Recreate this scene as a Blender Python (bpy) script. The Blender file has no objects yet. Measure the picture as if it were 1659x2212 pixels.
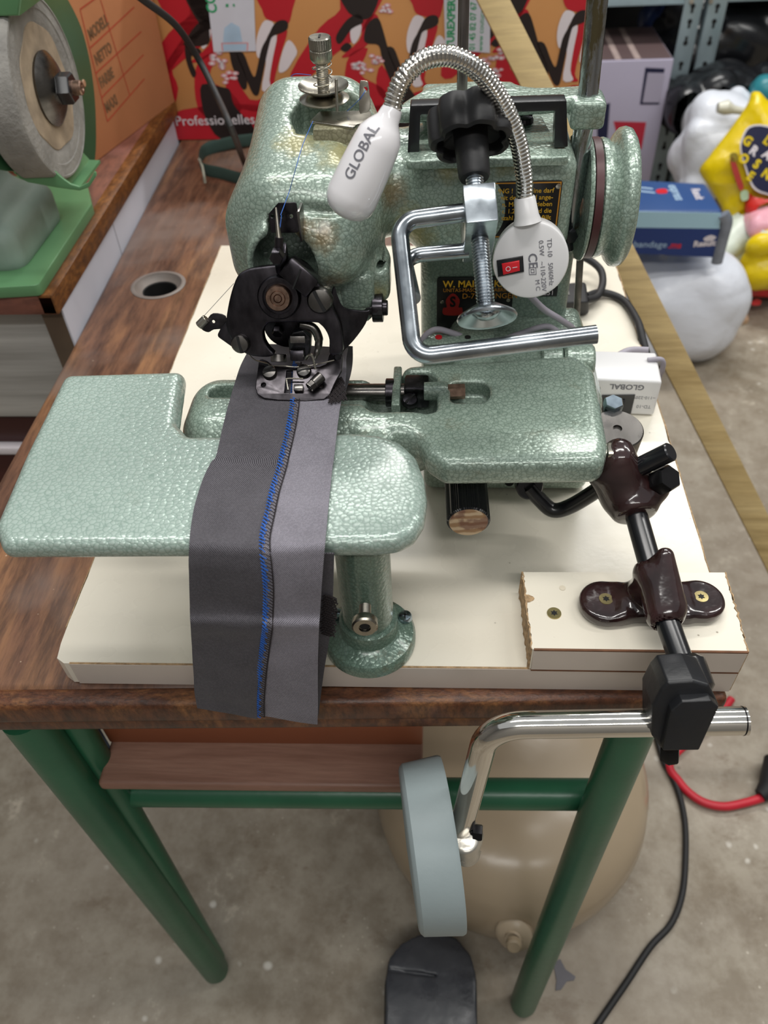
import bpy, bmesh, math, random
import numpy as np
from mathutils import Vector, Matrix, noise
random.seed(7)
S = bpy.context.scene
C = S.collection
PI = math.pi
# ---------------------------------------------------------------- camera, world, lights, exposure
FPX = 1708.36
CAM = np.array([0.255863, -0.28916438, 0.44090416])
CR = np.array([0.99783684, 0.05118861, -0.04124764])
CU = np.array([-0.00776824, 0.71486111, 0.69922332])
CF = np.array([-0.0652786, 0.69739037, -0.7137124])
cd = bpy.data.cameras.new('camera')
cd.sensor_fit = 'VERTICAL'; cd.sensor_height = 24.0; cd.lens = FPX / 2212 * 24.0
cd.clip_start = 0.02; cd.clip_end = 60
cam = bpy.data.objects.new('camera', cd); C.objects.link(cam)
M = Matrix(((CR[0], CU[0], -CF[0]), (CR[1], CU[1], -CF[1]), (CR[2], CU[2], -CF[2]))).to_4x4()
M.translation = Vector(CAM); cam.matrix_world = M
S.camera = cam
cd.dof.use_dof = True; cd.dof.focus_distance = 0.50; cd.dof.aperture_fstop = 6.3
S.view_settings.view_transform = 'Standard'; S.view_settings.look = 'None'
S.view_settings.gamma = 1; S.view_settings.use_curve_mapping = False
S.view_settings.exposure = 0.0
w = bpy.data.worlds.new('world'); S.world = w; w.use_nodes = True
w.node_tree.nodes['Background'].inputs[0].default_value = (0.93, 0.97, 1.0, 1)
w.node_tree.nodes['Background'].inputs[1].default_value = 0.42
def area(name, loc, sx, sy, power, col=(1, .98, .94), rot=(0, 0, 0)):
    l = bpy.data.lights.new(name, 'AREA'); l.shape = 'RECTANGLE'; l.size = sx; l.size_y = sy
    l.energy = power; l.color = col
    o = bpy.data.objects.new(name, l); C.objects.link(o); o.location = loc; o.rotation_euler = rot
    return o
# rows of fluorescent fittings running across the workshop ceiling
area('tube_light', (0.1, 0.1, 1.75), 1.5, 0.12, 17)
area('tube_light', (0.4, -1.3, 1.75), 1.5, 0.12, 16)
area('tube_light', (0.5, 1.9, 1.75), 1.5, 0.12, 34)
area('tube_light', (1.9, 0.6, 1.75), 1.5, 0.12, 20)

# ---------------------------------------------------------------- where a line of sight meets a plane
def ray(px, py):
    return CF + (px - 829.5) / FPX * CR - (py - 1106) / FPX * CU
def hp(px, py, p0, n):
    d = ray(px, py); n = np.array(n, float); t = (np.array(p0) - CAM) @ n / (d @ n)
    return Vector(CAM + d * t)
def hz(px, py, z): return hp(px, py, (0, 0, z), (0, 0, 1))
def hy(px, py, y): return hp(px, py, (0, y, 0), (0, 1, 0))
def hx(px, py, x): return hp(px, py, (x, 0, 0), (1, 0, 0))

# ---------------------------------------------------------------- materials
def nd(nt, t, **k):
    n = nt.nodes.new(t)
    for a, b in k.items():
        if a.startswith('i_'):
            n.inputs[a[2:].replace('_', ' ')].default_value = b
        else: setattr(n, a, b)
    return n
def c4(c): return (c[0], c[1], c[2], 1)
def rgb(h):
    h = h.lstrip('#'); v = [int(h[i:i + 2], 16) / 255 for i in (0, 2, 4)]
    return tuple(x / 12.92 if x <= .04045 else ((x + .055) / 1.055) ** 2.4 for x in v)
def ramp(nt, stops, interp='LINEAR'):
    r = nt.nodes.new('ShaderNodeValToRGB'); r.color_ramp.interpolation = interp
    e = r.color_ramp.elements
    while len(e) < len(stops): e.new(.5)
    for el, (p, c) in zip(e, stops): el.position = p; el.color = c4(c) if len(c) == 3 else c
    return r
class Mt:
    def __init__(s, name, col=(.5, .5, .5), rough=.5, metal=0, spec=.5, coat=0):
        s.m = bpy.data.materials.new(name); s.m.use_nodes = True; s.nt = s.m.node_tree
        s.b = s.nt.nodes['Principled BSDF']; s.o = s.nt.nodes['Material Output']
        s.b.inputs['Base Color'].default_value = c4(col); s.b.inputs['Roughness'].default_value = rough
        s.b.inputs['Metallic'].default_value = metal; s.b.inputs['Specular IOR Level'].default_value = spec
        s.b.inputs['Coat Weight'].default_value = coat; s.col = col
        s.tc = s.nt.nodes.new('ShaderNodeTexCoord'); s.csrc = None; s.hgt = None
    def L(s, a, b): s.nt.links.new(a, b)
    def n(s, t, **k): return nd(s.nt, t, **k)
    def coord(s, scale=(1, 1, 1), rot=(0, 0, 0)):
        mp = s.n('ShaderNodeMapping'); mp.inputs['Scale'].default_value = scale; mp.inputs['Rotation'].default_value = rot
        s.L(s.tc.outputs['Object'], mp.inputs['Vector']); return mp.outputs[0]
    def noise(s, scale, detail=3, vec=None, rough=.5, dist=0):
        t = s.n('ShaderNodeTexNoise'); t.inputs['Scale'].default_value = scale; t.inputs['Detail'].default_value = detail
        t.inputs['Roughness'].default_value = rough; t.inputs['Distortion'].default_value = dist
        s.L(vec or s.tc.outputs['Object'], t.inputs['Vector']); return t.outputs['Fac']
    def vor(s, scale, feat='F1', vec=None, rnd=1):
        t = s.n('ShaderNodeTexVoronoi'); t.feature = feat; t.inputs['Scale'].default_value = scale
        t.inputs['Randomness'].default_value = rnd
        s.L(vec or s.tc.outputs['Object'], t.inputs['Vector']); return t.outputs['Distance']
    def wave(s, scale, dist=0, vec=None, dirn='X', typ='BANDS', dscale=1):
        t = s.n('ShaderNodeTexWave'); t.wave_type = typ; t.inputs['Scale'].default_value = scale
        t.inputs['Distortion'].default_value = dist; t.inputs['Detail Scale'].default_value = dscale
        if typ == 'BANDS': t.bands_direction = dirn
        s.L(vec or s.tc.outputs['Object'], t.inputs['Vector']); return t.outputs['Fac']
    def rampf(s, fac, stops, interp='LINEAR'):
        r = ramp(s.nt, stops, interp); s.L(fac, r.inputs[0]); return r.outputs[0]
    def mix(s, fac, a, b, mode='MIX'):
        m = s.n('ShaderNodeMix', data_type='RGBA', blend_type=mode)
        for sock, v in ((0, fac), (6, a), (7, b)):
            if isinstance(v, (int, float)): m.inputs[sock].default_value = v
            elif isinstance(v, tuple): m.inputs[sock].default_value = c4(v)
            else: s.L(v, m.inputs[sock])
        return m.outputs[2]
    def math(s, op, a, b=0):
        m = s.n('ShaderNodeMath', operation=op)
        for i, v in enumerate((a, b)):
            if isinstance(v, (int, float)): m.inputs[i].default_value = v
            else: s.L(v, m.inputs[i])
        return m.outputs[0]
    def color(s, src): s.L(src, s.b.inputs['Base Color']); return s
    def rough(s, src): s.L(src, s.b.inputs['Roughness']); return s
    def bump(s, h, dist=.001, strength=1):
        b = s.n('ShaderNodeBump'); b.inputs['Distance'].default_value = dist; b.inputs['Strength'].default_value = strength
        s.L(h, b.inputs['Height']); s.L(b.outputs[0], s.b.inputs['Normal']); return s
def simple(name, col, rough=.5, metal=0, var=.12, vs=30, bs=0, bd=.0003, spec=.5, coat=0):
    m = Mt(name, col, rough, metal, spec, coat)
    f = m.noise(vs, 4)
    m.color(m.rampf(f, [(.25, tuple(c * (1 - var) for c in col)), (.75, tuple(min(1, c * (1 + var)) for c in col))]))
    if bs: m.bump(m.noise(bs, 3), bd)
    return m.m
def hammered(name, col, line, scale=270, worn=0.0, deep=.0006, stains=()):
    m = Mt(name, col, .27, .2, .6, .5)
    m.b.inputs['Coat Roughness'].default_value = .16
    wv = m.noise(60, 2)
    dst = m.n('ShaderNodeVectorMath', operation='ADD'); nz = m.n('ShaderNodeTexNoise'); nz.inputs['Scale'].default_value = 120
    scl = m.n('ShaderNodeVectorMath', operation='SCALE'); scl.inputs['Scale'].default_value = .003
    m.L(m.tc.outputs['Object'], nz.inputs['Vector']); m.L(nz.outputs['Color'], scl.inputs[0]); m.L(m.tc.outputs['Object'], dst.inputs[0]); m.L(scl.outputs[0], dst.inputs[1])
    e = m.vor(scale, 'DISTANCE_TO_EDGE', vec=dst.outputs[0], rnd=1)
    f1 = m.vor(scale, 'F1', vec=dst.outputs[0], rnd=1)
    base = m.rampf(m.noise(9, 4), [(.3, tuple(c * .86 for c in col)), (.7, tuple(min(1, c * 1.1) for c in col))])
    cl = m.rampf(e, [(0, (.25,) * 3), (.06, (.72,) * 3), (.2, (1,) * 3)])
    c = m.mix(cl, line, base)
    dirt = m.rampf(m.noise(34, 5, rough=.7), [(.6 - .02 * worn, (0, 0, 0)), (.74 - .02 * worn, (.5 * worn,) * 3)])
    c = m.mix(dirt, c, rgb('#6d6448'))
    spots = m.rampf(m.vor(95), [(.05, (1, 1, 1)), (.09, (0, 0, 0))])
    gate = m.math('MULTIPLY', spots, m.rampf(m.noise(14, 2), [(.58, (0,) * 3), (.64, (min(1, .9 * worn),) * 3)]))
    c = m.mix(gate, c, rgb('#4c4334'))
    for (sx_, sy_, sz_), sr_, sc_ in stains:      # old oil and rust stains round the moving parts
        vd_ = m.n('ShaderNodeVectorMath', operation='DISTANCE'); m.L(m.tc.outputs['Object'], vd_.inputs[0]); vd_.inputs[1].default_value = (sx_, sy_, sz_)
        q_ = m.math('ADD', vd_.outputs['Value'], m.math('MULTIPLY', m.math('SUBTRACT', m.noise(70, 5, rough=.7), .5), sr_ * 1.6))
        c = m.mix(m.rampf(m.math('DIVIDE', q_, sr_), [(.35, (.75,) * 3), (1.0, (0,) * 3)]), c, sc_)
    m.color(c)
    h = m.rampf(f1, [(0, (1,) * 3), (.35, (.85,) * 3), (.9, (0,) * 3)])
    m.bump(h, deep, .5)
    return m.m
GRN = rgb('#a7b8af'); GRN2 = rgb('#94a898')
M_ham = hammered('hammered_green_enamel', GRN, rgb('#7b9488'), 330, .25)
M_ham2 = hammered('hammered_green_enamel_worn', rgb('#9aac9f'), rgb('#5a6f62'), 350, .8)
AMB = rgb('#6e5526'); YEL = rgb('#a39a62')
LS = lambda x, y, z: (x - .28, y - .23, z)
M_head = hammered('hammered_green_enamel_oil_stained', rgb('#9cada0'), rgb('#5d7265'), 350, .8, stains=[
    (LS(.187, .152, .222), .012, AMB), (LS(.191, .154, .198), .015, AMB), (LS(.174, .151, .229), .011, AMB), (LS(.172, .20, .258), .018, YEL), (LS(.200, .19, .255), .02, YEL),
    (LS(.225, .205, .225), .014, AMB), (LS(.216, .176, .172), .012, YEL), (LS(.262, .20, .245), .016, YEL), (LS(.30, .205, .246), .016, YEL), (LS(.240, .206, .2), .018, YEL)])
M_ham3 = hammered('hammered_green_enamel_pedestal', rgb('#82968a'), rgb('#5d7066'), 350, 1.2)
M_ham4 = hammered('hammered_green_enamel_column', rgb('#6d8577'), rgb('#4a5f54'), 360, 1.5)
def metal(name, col, rough, sc=(400, 30, 400), bd=.00005, var=.25, fleck=0):
    m = Mt(name, col, rough, 1)
    f = m.noise(1, 4, m.coord(sc))
    m.color(m.rampf(f, [(.3, tuple(c * (1 - var) for c in col)), (.7, tuple(min(1, c * (1 + var * .5)) for c in col))]))
    m.rough(m.rampf(m.noise(60, 4), [(.35, (rough * .75,) * 3), (.7, (min(1, rough * 1.45),) * 3)]))
    m.bump(f, bd); return m.m
M_zinc = metal('galvanised_zinc_plating', rgb('#a4abb1'), .22, (60, 60, 60), .00003)
M_chrome = metal('chrome', rgb('#e8e4dc'), .09, (20, 20, 20), .00001, .05)
M_nickel = metal('satin_nickel', rgb('#b3aea2'), .26, (90, 90, 90), .00002)
M_steel = metal('dark_polished_steel', rgb('#6e6b68'), .3, (120, 30, 120), .00003)
M_gun = metal('blackened_gunmetal', rgb('#4b484d'), .27, (160, 160, 60), .00004, .5)
M_gunlite = metal('worn_bare_gunmetal', rgb('#8b8784'), .3, (160, 160, 60), .00004, .45)
M_gunmid = metal('worn_gunmetal', rgb('#454245'), .3, (160, 160, 60), .00004, .5)
M_blackp = simple('black_paint_gloss', rgb('#15161a'), .25, 0, .3, 40, 0, spec=.6)
M_blackm = simple('black_plastic_matt', rgb('#1d1d1f'), .5, 0, .2, 60, 300, .0001)
M_rubber = simple('black_rubber', rgb('#1c1c1e'), .6, 0, .2, 50)
M_white = simple('white_plastic', rgb('#e4e3e4'), .28, 0, .02, 10)
M_capsule = simple('glossy_white_plastic', rgb('#efedf0'), .15, 0, .02, 10, coat=.6)
M_red = simple('red_plastic', rgb('#d21f2a'), .3, 0, .05, 10)
M_redcable = simple('red_rubber_cable', rgb('#c42234'), .45)
M_greycable = simple('grey_cable', rgb('#a09ba6'), .45, 0, .08)
M_brown = Mt('dark_brown_cast_enamel', rgb('#2a1a1a'), .16, 0, .6, .5)
M_brown.bump(M_brown.noise(70, 3), .0012, .6)
M_brown.color(M_brown.rampf(M_brown.noise(40, 3), [(.3, rgb('#1d1212')), (.7, rgb('#382222'))])); M_brown = M_brown.m
M_leg = simple('dark_green_paint', rgb('#2a6347'), .32, 0, .2, 12, 90, .0002)
M_yz = metal('yellow_zinc', rgb('#b7a878'), .3, (50, 50, 50), .00003)
M_dark = simple('recess_shade_black', rgb('#0b0b0c'), .7)  # near-black colour that stands in for the shade inside holes and slots
M_rust = metal('rusty_shaft_end', rgb('#a08474'), .4, (300, 300, 300), .00008, .4)
# workshop surfaces
def m_concrete():
    m = Mt('concrete_floor', (.4, .38, .35), .62)
    a = m.rampf(m.noise(4.5, 8, rough=.62), [(.25, rgb('#6f6353')), (.42, rgb('#8d8271')), (.58, rgb('#a69d8d')), (.78, rgb('#c4bdb0'))])
    b = m.rampf(m.noise(26, 6, rough=.7), [(.38, rgb('#7d7161')), (.6, rgb('#b5ad9f'))])
    c = m.mix(.4, a, b)
    sp = m.rampf(m.vor(30, vec=m.mix(.12, m.tc.outputs['Object'], m.n('ShaderNodeTexNoise', i_Scale=18.0).outputs['Color'])), [(.08, (1,) * 3), (.16, (0,) * 3)])
    sp = m.math('MULTIPLY', sp, m.rampf(m.noise(9, 3), [(.5, (0,) * 3), (.56, (.9,) * 3)]))
    c = m.mix(sp, c, rgb('#dcd8ce'))
    sp2 = m.rampf(m.vor(75), [(.08, (1,) * 3), (.14, (0,) * 3)])
    c = m.mix(m.math('MULTIPLY', sp2, m.rampf(m.noise(6, 3), [(.52, (0,) * 3), (.6, (.6,) * 3)])), c, rgb('#d6cdbd'))
    pt = m.rampf(m.noise(13, 5, rough=.75), [(.6, (0,) * 3), (.68, (.55,) * 3)])
    c = m.mix(pt, c, rgb('#cfc4b2'))
    pt2 = m.rampf(m.noise(8, 6, m.coord((1, 1.6, 1), (0, 0, .6)), .75), [(.3, (.6,) * 3), (.4, (0,) * 3)])
    c = m.mix(pt2, c, rgb('#6d5a45'))
    dk = m.rampf(m.vor(17, vec=m.coord((1, 1.3, 1))), [(.03, (1,) * 3), (.07, (0,) * 3)])
    dk = m.math('MULTIPLY', dk, m.rampf(m.noise(5, 2), [(.52, (0,) * 3), (.6, (.8,) * 3)]))
    c = m.mix(dk, c, rgb('#463f36'))
    wet = m.rampf(m.noise(2.2, 3), [(.42, (.0,) * 3), (.62, (.5,) * 3)])
    c = m.mix(wet, c, rgb('#86796a'))
    m.color(c); m.rough(m.rampf(m.noise(7, 5), [(.3, (.4,) * 3), (.7, (.75,) * 3)]))
    m.bump(m.noise(90, 6), .0012, .5); return m.m
M_conc = m_concrete()
def m_wood(name, cols, sc, gl=.35, bd=.0006, rot=(0, 0, 0), fine=1.0, grey=None):
    m = Mt(name, cols[1], gl)
    v = m.coord(sc, rot)
    g = m.noise(1, 8, v, .68, .6)
    c = m.rampf(g, [(.25, cols[0]), (.5, cols[1]), (.72, cols[2])])
    f = m.noise(1, 5, m.coord(tuple(x * 7 for x in sc), rot), .7)
    c = m.mix(m.rampf(f, [(.4, (0,) * 3), (.62, (.65 * fine,) * 3)]), c, tuple(x * .45 for x in cols[0]))
    if grey:
        c = m.mix(m.rampf(m.noise(7, 4), [(.5, (0,) * 3), (.66, (.75,) * 3)]), c, grey)
    ch = m.rampf(m.vor(60), [(.03, (1,) * 3), (.05, (0,) * 3)])
    if bd > .0003: c = m.mix(m.math('MULTIPLY', ch, m.rampf(m.noise(11, 1), [(.55, (0,) * 3), (.6, (.8,) * 3)])), c, rgb('#c9b39a'))
    m.color(c); m.bump(f, bd, .6)
    m.rough(m.rampf(g, [(.3, (gl * .8,) * 3), (.7, (min(1, gl * 1.5),) * 3)])); return m.m
M_desk = m_wood('old_desk_wood_lengthwise', [rgb('#46302a'), rgb('#78543f'), rgb('#a0734c')], (16, 2.2, 16), .36, grey=rgb('#7a6a62'))
M_deskx = m_wood('old_desk_wood_edging', [rgb('#3a2219'), rgb('#6a4029'), rgb('#9b6a3e')], (26, 60, 9), .32)
M_shelfw = m_wood('under_desk_brown_board', [rgb('#7e5a4a'), rgb('#96705f'), rgb('#a98370')], (4, 60, 30), .5, .0002, fine=.3)
M_lath = m_wood('pale_timber_lath', [rgb('#8f7748'), rgb('#b59d6c'), rgb('#c4ad7c')], (1.5, 34, 34), .55, .0002, fine=.35)
M_cabtop = m_wood('brown_cabinet_board', [rgb('#5a3323'), rgb('#7c4a38'), rgb('#8f5c47')], (8, 3, 30), .45, .0003, grey=rgb('#8b5a50'))
M_cabedge = m_wood('chipped_brown_edge', [rgb('#4c2c17'), rgb('#77491f'), rgb('#a06a33')], (30, 12, 30), .4)
def m_melamine():
    m = Mt('cream_melamine', rgb('#e7e0cf'), .22, 0, .5)
    c = m.rampf(m.noise(6, 3), [(.3, rgb('#ddd5c4')), (.7, rgb('#ebe5d6'))])
    sp = m.rampf(m.vor(75), [(.03, (1,) * 3), (.07, (0,) * 3)])
    sp = m.math('MULTIPLY', sp, m.rampf(m.noise(12, 3), [(.52, (0,) * 3), (.62, (.75,) * 3)]))
    m.color(m.mix(sp, c, rgb('#7b6e5a'))); m.bump(m.noise(240, 2), .00012, .5)
    m.rough(m.rampf(m.noise(20, 3), [(.3, (.2,) * 3), (.7, (.34,) * 3)])); return m.m
M_mel = m_melamine()
M_meledge = simple('grey_beige_edge_band', rgb('#cbc0b6'), .35, 0, .05, 20)
M_chip = simple('raw_chipboard', rgb('#a88c6a'), .9, 0, .45, 260, 260, .002)
M_jnt = simple('brown_joint', rgb('#6e4a33'), .8, 0, .3, 90)
M_card = simple('brown_cardboard', rgb('#b97c52'), .8, 0, .08, 12, 200, .0001)
M_orange = simple('printed_carton_orange', rgb('#cf955c'), .5, 0, .05, 8)
M_ired = simple('print_ink_red', rgb('#b81c2b'), .45, 0, .06, 10)
M_iblk = simple('print_ink_black', rgb('#241c1c'), .45, 0, .15, 10)
M_iwht = simple('print_ink_white', rgb('#ded7dc'), .5, 0, .04, 10)
M_ipink = simple('print_ink_pink', rgb('#d99aa0'), .5, 0, .1, 10)
M_tape = simple('clear_white_tape', rgb('#cfd2de'), .25, 0, .04, 30)
M_igreen = simple('print_ink_green', rgb('#2a9a66'), .5)
M_iblue = simple('print_ink_pale_blue', rgb('#a9c4dc'), .5)
M_grey_ink = simple('grey_ink', rgb('#74747c'), .5)
M_gold = simple('gold_ink', rgb('#c98a2c'), .4, .2)
M_yellow_ink = simple('yellow_ink', rgb('#d9a928'), .5)
M_platebk = simple('black_nameplate', rgb('#121114'), .28, 0, .3, 40)
M_gg = simple('grinder_green_paint', rgb('#5c8a60'), .35, 0, .12, 9, 60, .0002)
M_ggd = simple('grinder_dark_green_paint', rgb('#2e5a3c'), .35, 0, .15, 7)
M_stone = simple('grinding_stone', rgb('#8b8883'), .9, 0, .2, 60, 240, .001)
M_stone2 = simple('grinding_stone_paper_disc', rgb('#9c8b76'), .85, 0, .35, 50, 120, .0006)
M_castal = simple('dusty_grey_casting', rgb('#8fa197'), .6, 0, .2, 14, 60, .001)
M_whpanel = simple('white_cabinet_panel', rgb('#ced2de'), .4, 0, .04, 6)
M_streak = Mt('pale_grey_streaked_drawer', rgb('#b9b6b2'), .3)
M_streak.color(M_streak.rampf(M_streak.noise(1, 4, M_streak.coord((2.5, 3, 45)), .6), [(.3, rgb('#8f8b87')), (.5, rgb('#b4b2ae')), (.7, rgb('#cfcdc9'))])); M_streak = M_streak.m
M_maroon = simple('dark_maroon_panel', rgb('#3d1512'), .4, 0, .2, 6)
M_beige = simple('beige_plastic_shell', rgb('#a8977f'), .25, 0, .12, 4, 60, .0002)
M_greyrub = simple('grey_rubber', rgb('#8d999b'), .5, 0, .06, 20, 300, .0001)
M_blackshell = Mt('scuffed_black_leatherette', rgb('#3a3c41'), .35)
M_blackshell.bump(M_blackshell.noise(160, 3), .0006, .5); M_blackshell.rough(M_blackshell.rampf(M_blackshell.noise(30, 5), [(.35, (.2,) * 3), (.65, (.5,) * 3)])); M_blackshell = M_blackshell.m
M_shelf = simple('galvanised_shelf_steel', rgb('#9fb0b6'), .35, .35, .06, 20)
M_lilac = simple('lilac_grey_carton', rgb('#a8a2b6'), .5, 0, .05, 6)
M_brcart = simple('brown_grey_carton_top', rgb('#5b4a4a'), .5, 0, .1, 6)
M_bag = simple('white_plastic_bag', rgb('#dfe3ec'), .35, 0, .03, 9, 13, .007)
M_ybag = simple('yellow_plastic_bag', rgb('#e0c40a'), .3, 0, .12, 14, 18, .005)
M_navy = simple('navy_ink', rgb('#16183c'), .35)
M_blkbag = simple('black_plastic_bag', rgb('#17181b'), .25, 0, .2, 10)
M_blue = simple('blue_carton', rgb('#2f4f86'), .4, 0, .08, 7)
M_dblue = simple('deep_blue_carton', rgb('#1d3876'), .4, 0, .08, 7)
M_lblue = simple('pale_blue_carton_stripe', rgb('#a9cfe0'), .4, 0, .04, 7)
M_strap = simple('dark_green_webbing', rgb('#2e443e'), .7, 0, .2, 30)
M_belt = simple('brown_leather_belt', rgb('#4a2226'), .45, 0, .15, 30)
M_thread = simple('blue_thread', rgb('#2c62b8'), .6)
M_dthread = simple('dark_thread', rgb('#2a2426'), .8)
M_bolt_b = simple('black_oxide_bolt', rgb('#1d1c1e'), .3, .6, .2, 40)
def m_twill(name, a, b, ang):
    m = Mt(name, a, .85, 0, .3)
    m.b.inputs['Sheen Weight'].default_value = .12
    mp = m.n('ShaderNodeMapping'); mp.inputs['Rotation'].default_value = (0, 0, ang); m.L(m.tc.outputs['UV'], mp.inputs['Vector'])
    wv = m.wave(360, .5, mp.outputs[0], 'X', dscale=6)
    c = m.rampf(wv, [(.2, a), (.9, b)])
    c = m.mix(m.rampf(m.noise(45, 4), [(.3, (0,) * 3), (.7, (.3,) * 3)]), c, tuple(x * .6 for x in a))
    f2 = m.noise(900, 2)
    c = m.mix(m.rampf(f2, [(.45, (0,) * 3), (.6, (.22,) * 3)]), c, b)
    m.color(c); m.bump(wv, .00012, .4); return m.m
M_twd = m_twill('dark_grey_twill', rgb('#2e2c31'), rgb('#6a676d'), .8)
M_twl = m_twill('light_grey_twill', rgb('#5a575f'), rgb('#a09ca6'), -.8)

# ---------------------------------------------------------------- mesh helpers (all take world coordinates)
def nrm(v): v = Vector(v); return v.normalized()
def frame(axis):
    a = nrm(axis); t = Vector((0, 0, 1)) if abs(a.z) < .9 else Vector((1, 0, 0))
    u = a.cross(t).normalized(); return u, a.cross(u), a
def join(*parts):
    v, f = [], []
    for p in parts:
        o = len(v); v += list(p[0]); f += [tuple(i + o for i in q) for q in p[1]]
    return v, f
ORG = {}
def meta(o, label=None, cat=None, group=None, kind=None):
    for k, x in (('label', label), ('category', cat), ('group', group), ('kind', kind)):
        if x: o[k] = x
    return o
def thing(name, label, cat, loc, group=None):
    o = bpy.data.objects.new(name, None); C.objects.link(o); o.empty_display_size = .02
    o.location = loc; ORG[o.name] = Vector(loc); return meta(o, label, cat, group)
def obj(name, vf, mat, parent=None, label=None, kind=None, cat=None, group=None, sharp=38, smooth=True, mats=None):
    v, f = vf
    v = [Vector(x) for x in v]
    if parent is None:
        xs = [p.x for p in v]; ys = [p.y for p in v]; zs = [p.z for p in v]
        org = Vector(((min(xs) + max(xs)) / 2, (min(ys) + max(ys)) / 2, min(zs)))
    else: org = ORG[parent.name]
    me = bpy.data.meshes.new(name)
    me.from_pydata([tuple(p - org) for p in v], [], f); me.update()
    if smooth and len(f):
        me.polygons.foreach_set('use_smooth', [True] * len(me.polygons))
        if sharp: me.set_sharp_from_angle(angle=math.radians(sharp))
    me.materials.append(mat)
    if mats:
        for x in mats: me.materials.append(x)
    o = bpy.data.objects.new(name, me); C.objects.link(o)
    if parent is None: o.location = org
    else: o.parent = parent
    ORG[o.name] = org
    return meta(o, label, cat, group, kind)
def bmout(bm):
    bm.verts.index_update()
    r = [v.co.copy() for v in bm.verts], [tuple(v.index for v in f.verts) for f in bm.faces]
    bm.free(); return r
def hexa(p, bev=0, seg=2):
    """box from 8 corners: bottom ring 0-3, top ring 4-7"""
    bm = bmesh.new(); vs = [bm.verts.new(x) for x in p]
    for q in ((3, 2, 1, 0), (4, 5, 6, 7), (0, 1, 5, 4), (1, 2, 6, 5), (2, 3, 7, 6), (3, 0, 4, 7)): bm.faces.new([vs[i] for i in q])
    bmesh.ops.recalc_face_normals(bm, faces=bm.faces)
    if bev: bmesh.ops.bevel(bm, geom=list(bm.edges), offset=bev, segments=seg, affect='EDGES', profile=.5, clamp_overlap=True)
    return bmout(bm)
def box(x0, x1, y0, y1, z0, z1, bev=0, seg=2):
    return hexa([(x0, y0, z0), (x1, y0, z0), (x1, y1, z0), (x0, y1, z0), (x0, y0, z1), (x1, y0, z1), (x1, y1, z1), (x0, y1, z1)], bev, seg)
def obox(c, u, v, w, bev=0, seg=2):
    """box at centre c with half-vectors u, v, w"""
    c, u, v, w = map(Vector, (c, u, v, w))
    return hexa([c - u - v - w, c + u - v - w, c + u + v - w, c - u + v - w, c - u - v + w, c + u - v + w, c + u + v + w, c - u + v + w], bev, seg)
def spl(pts, n=10):
    P = [Vector(p) for p in pts]; P = [P[0] * 2 - P[1]] + P + [P[-1] * 2 - P[-2]]; out = []
    for i in range(1, len(P) - 2):
        a, b, c, d = P[i - 1:i + 3]
        for k in range(n):
            t = k / n
            out.append(.5 * ((2 * b) + (c - a) * t + (2 * a - 5 * b + 4 * c - d) * t * t + (3 * b - a - 3 * c + d) * t ** 3))
    out.append(P[-2]); return out
def arc(s, e, t):
    a = s.angle(e, 0)
    if a < 1e-5: return s.lerp(e, t)
    return (s * math.sin((1 - t) * a) + e * math.sin(t * a)) / math.sin(a)
def fillet(pts, r, n=8):
    P = [Vector(p) for p in pts]; out = [P[0]]
    for i in range(1, len(P) - 1):
        a, b, c = P[i - 1:i + 2]; u = (a - b).normalized(); v = (c - b).normalized()
        ang = u.angle(v); d = min(r / math.tan(ang / 2), (a - b).length * .49, (c - b).length * .49)
        rr = d * math.tan(ang / 2); cen = b + (u + v).normalized() * (rr / math.sin(ang / 2))
        s, e = b + u * d - cen, b + v * d - cen
        for k in range(n + 1): out.append(cen + arc(s, e, k / n))
    out.append(P[-1]); return out
def resamp(pts, step):
    P = [Vector(p) for p in pts]; L = [0]
    for a, b in zip(P, P[1:]): L.append(L[-1] + (b - a).length)
    n = max(2, int(L[-1] / step)); out = []; j = 0
    for k in range(n + 1):
        s = L[-1] * k / n
        while j < len(P) - 2 and L[j + 1] < s: j += 1
        d = L[j + 1] - L[j]; out.append(P[j].lerp(P[j + 1], (s - L[j]) / d if d > 0 else 0))
    return out
def tube(pts, r, seg=14, cap=True, closed=False, sq=None):
    P = [Vector(p) for p in pts]; n = len(P); v, f = [], []
    R = r if isinstance(r, (list, tuple)) else [r] * n
    T = []
    for i in range(n):
        a = P[(i - 1) % n] if (i or closed) else P[i]; b = P[(i + 1) % n] if (i < n - 1 or closed) else P[i]
        T.append((b - a).normalized())
    u = frame(T[0])[0]
    for i in range(n):
        u = (u - T[i] * u.dot(T[i])).normalized(); w_ = T[i].cross(u)
        for k in range(seg):
            a = 2 * PI * k / seg; cu, cw = math.cos(a), math.sin(a)
            if sq: cu *= sq[0]; cw *= sq[1]
            v.append(P[i] + (u * cu + w_ * cw) * R[i])
    m = n if closed else n - 1
    for i in range(m):
        for k in range(seg):
            a, b = i * seg + k, i * seg + (k + 1) % seg; c, d = ((i + 1) % n) * seg + k, ((i + 1) % n) * seg + (k + 1) % seg
            f.append((a, b, d, c))
    if cap and not closed: f.append(tuple(reversed(range(seg)))); f.append(tuple(range((n - 1) * seg, n * seg)))
    return v, f
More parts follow.
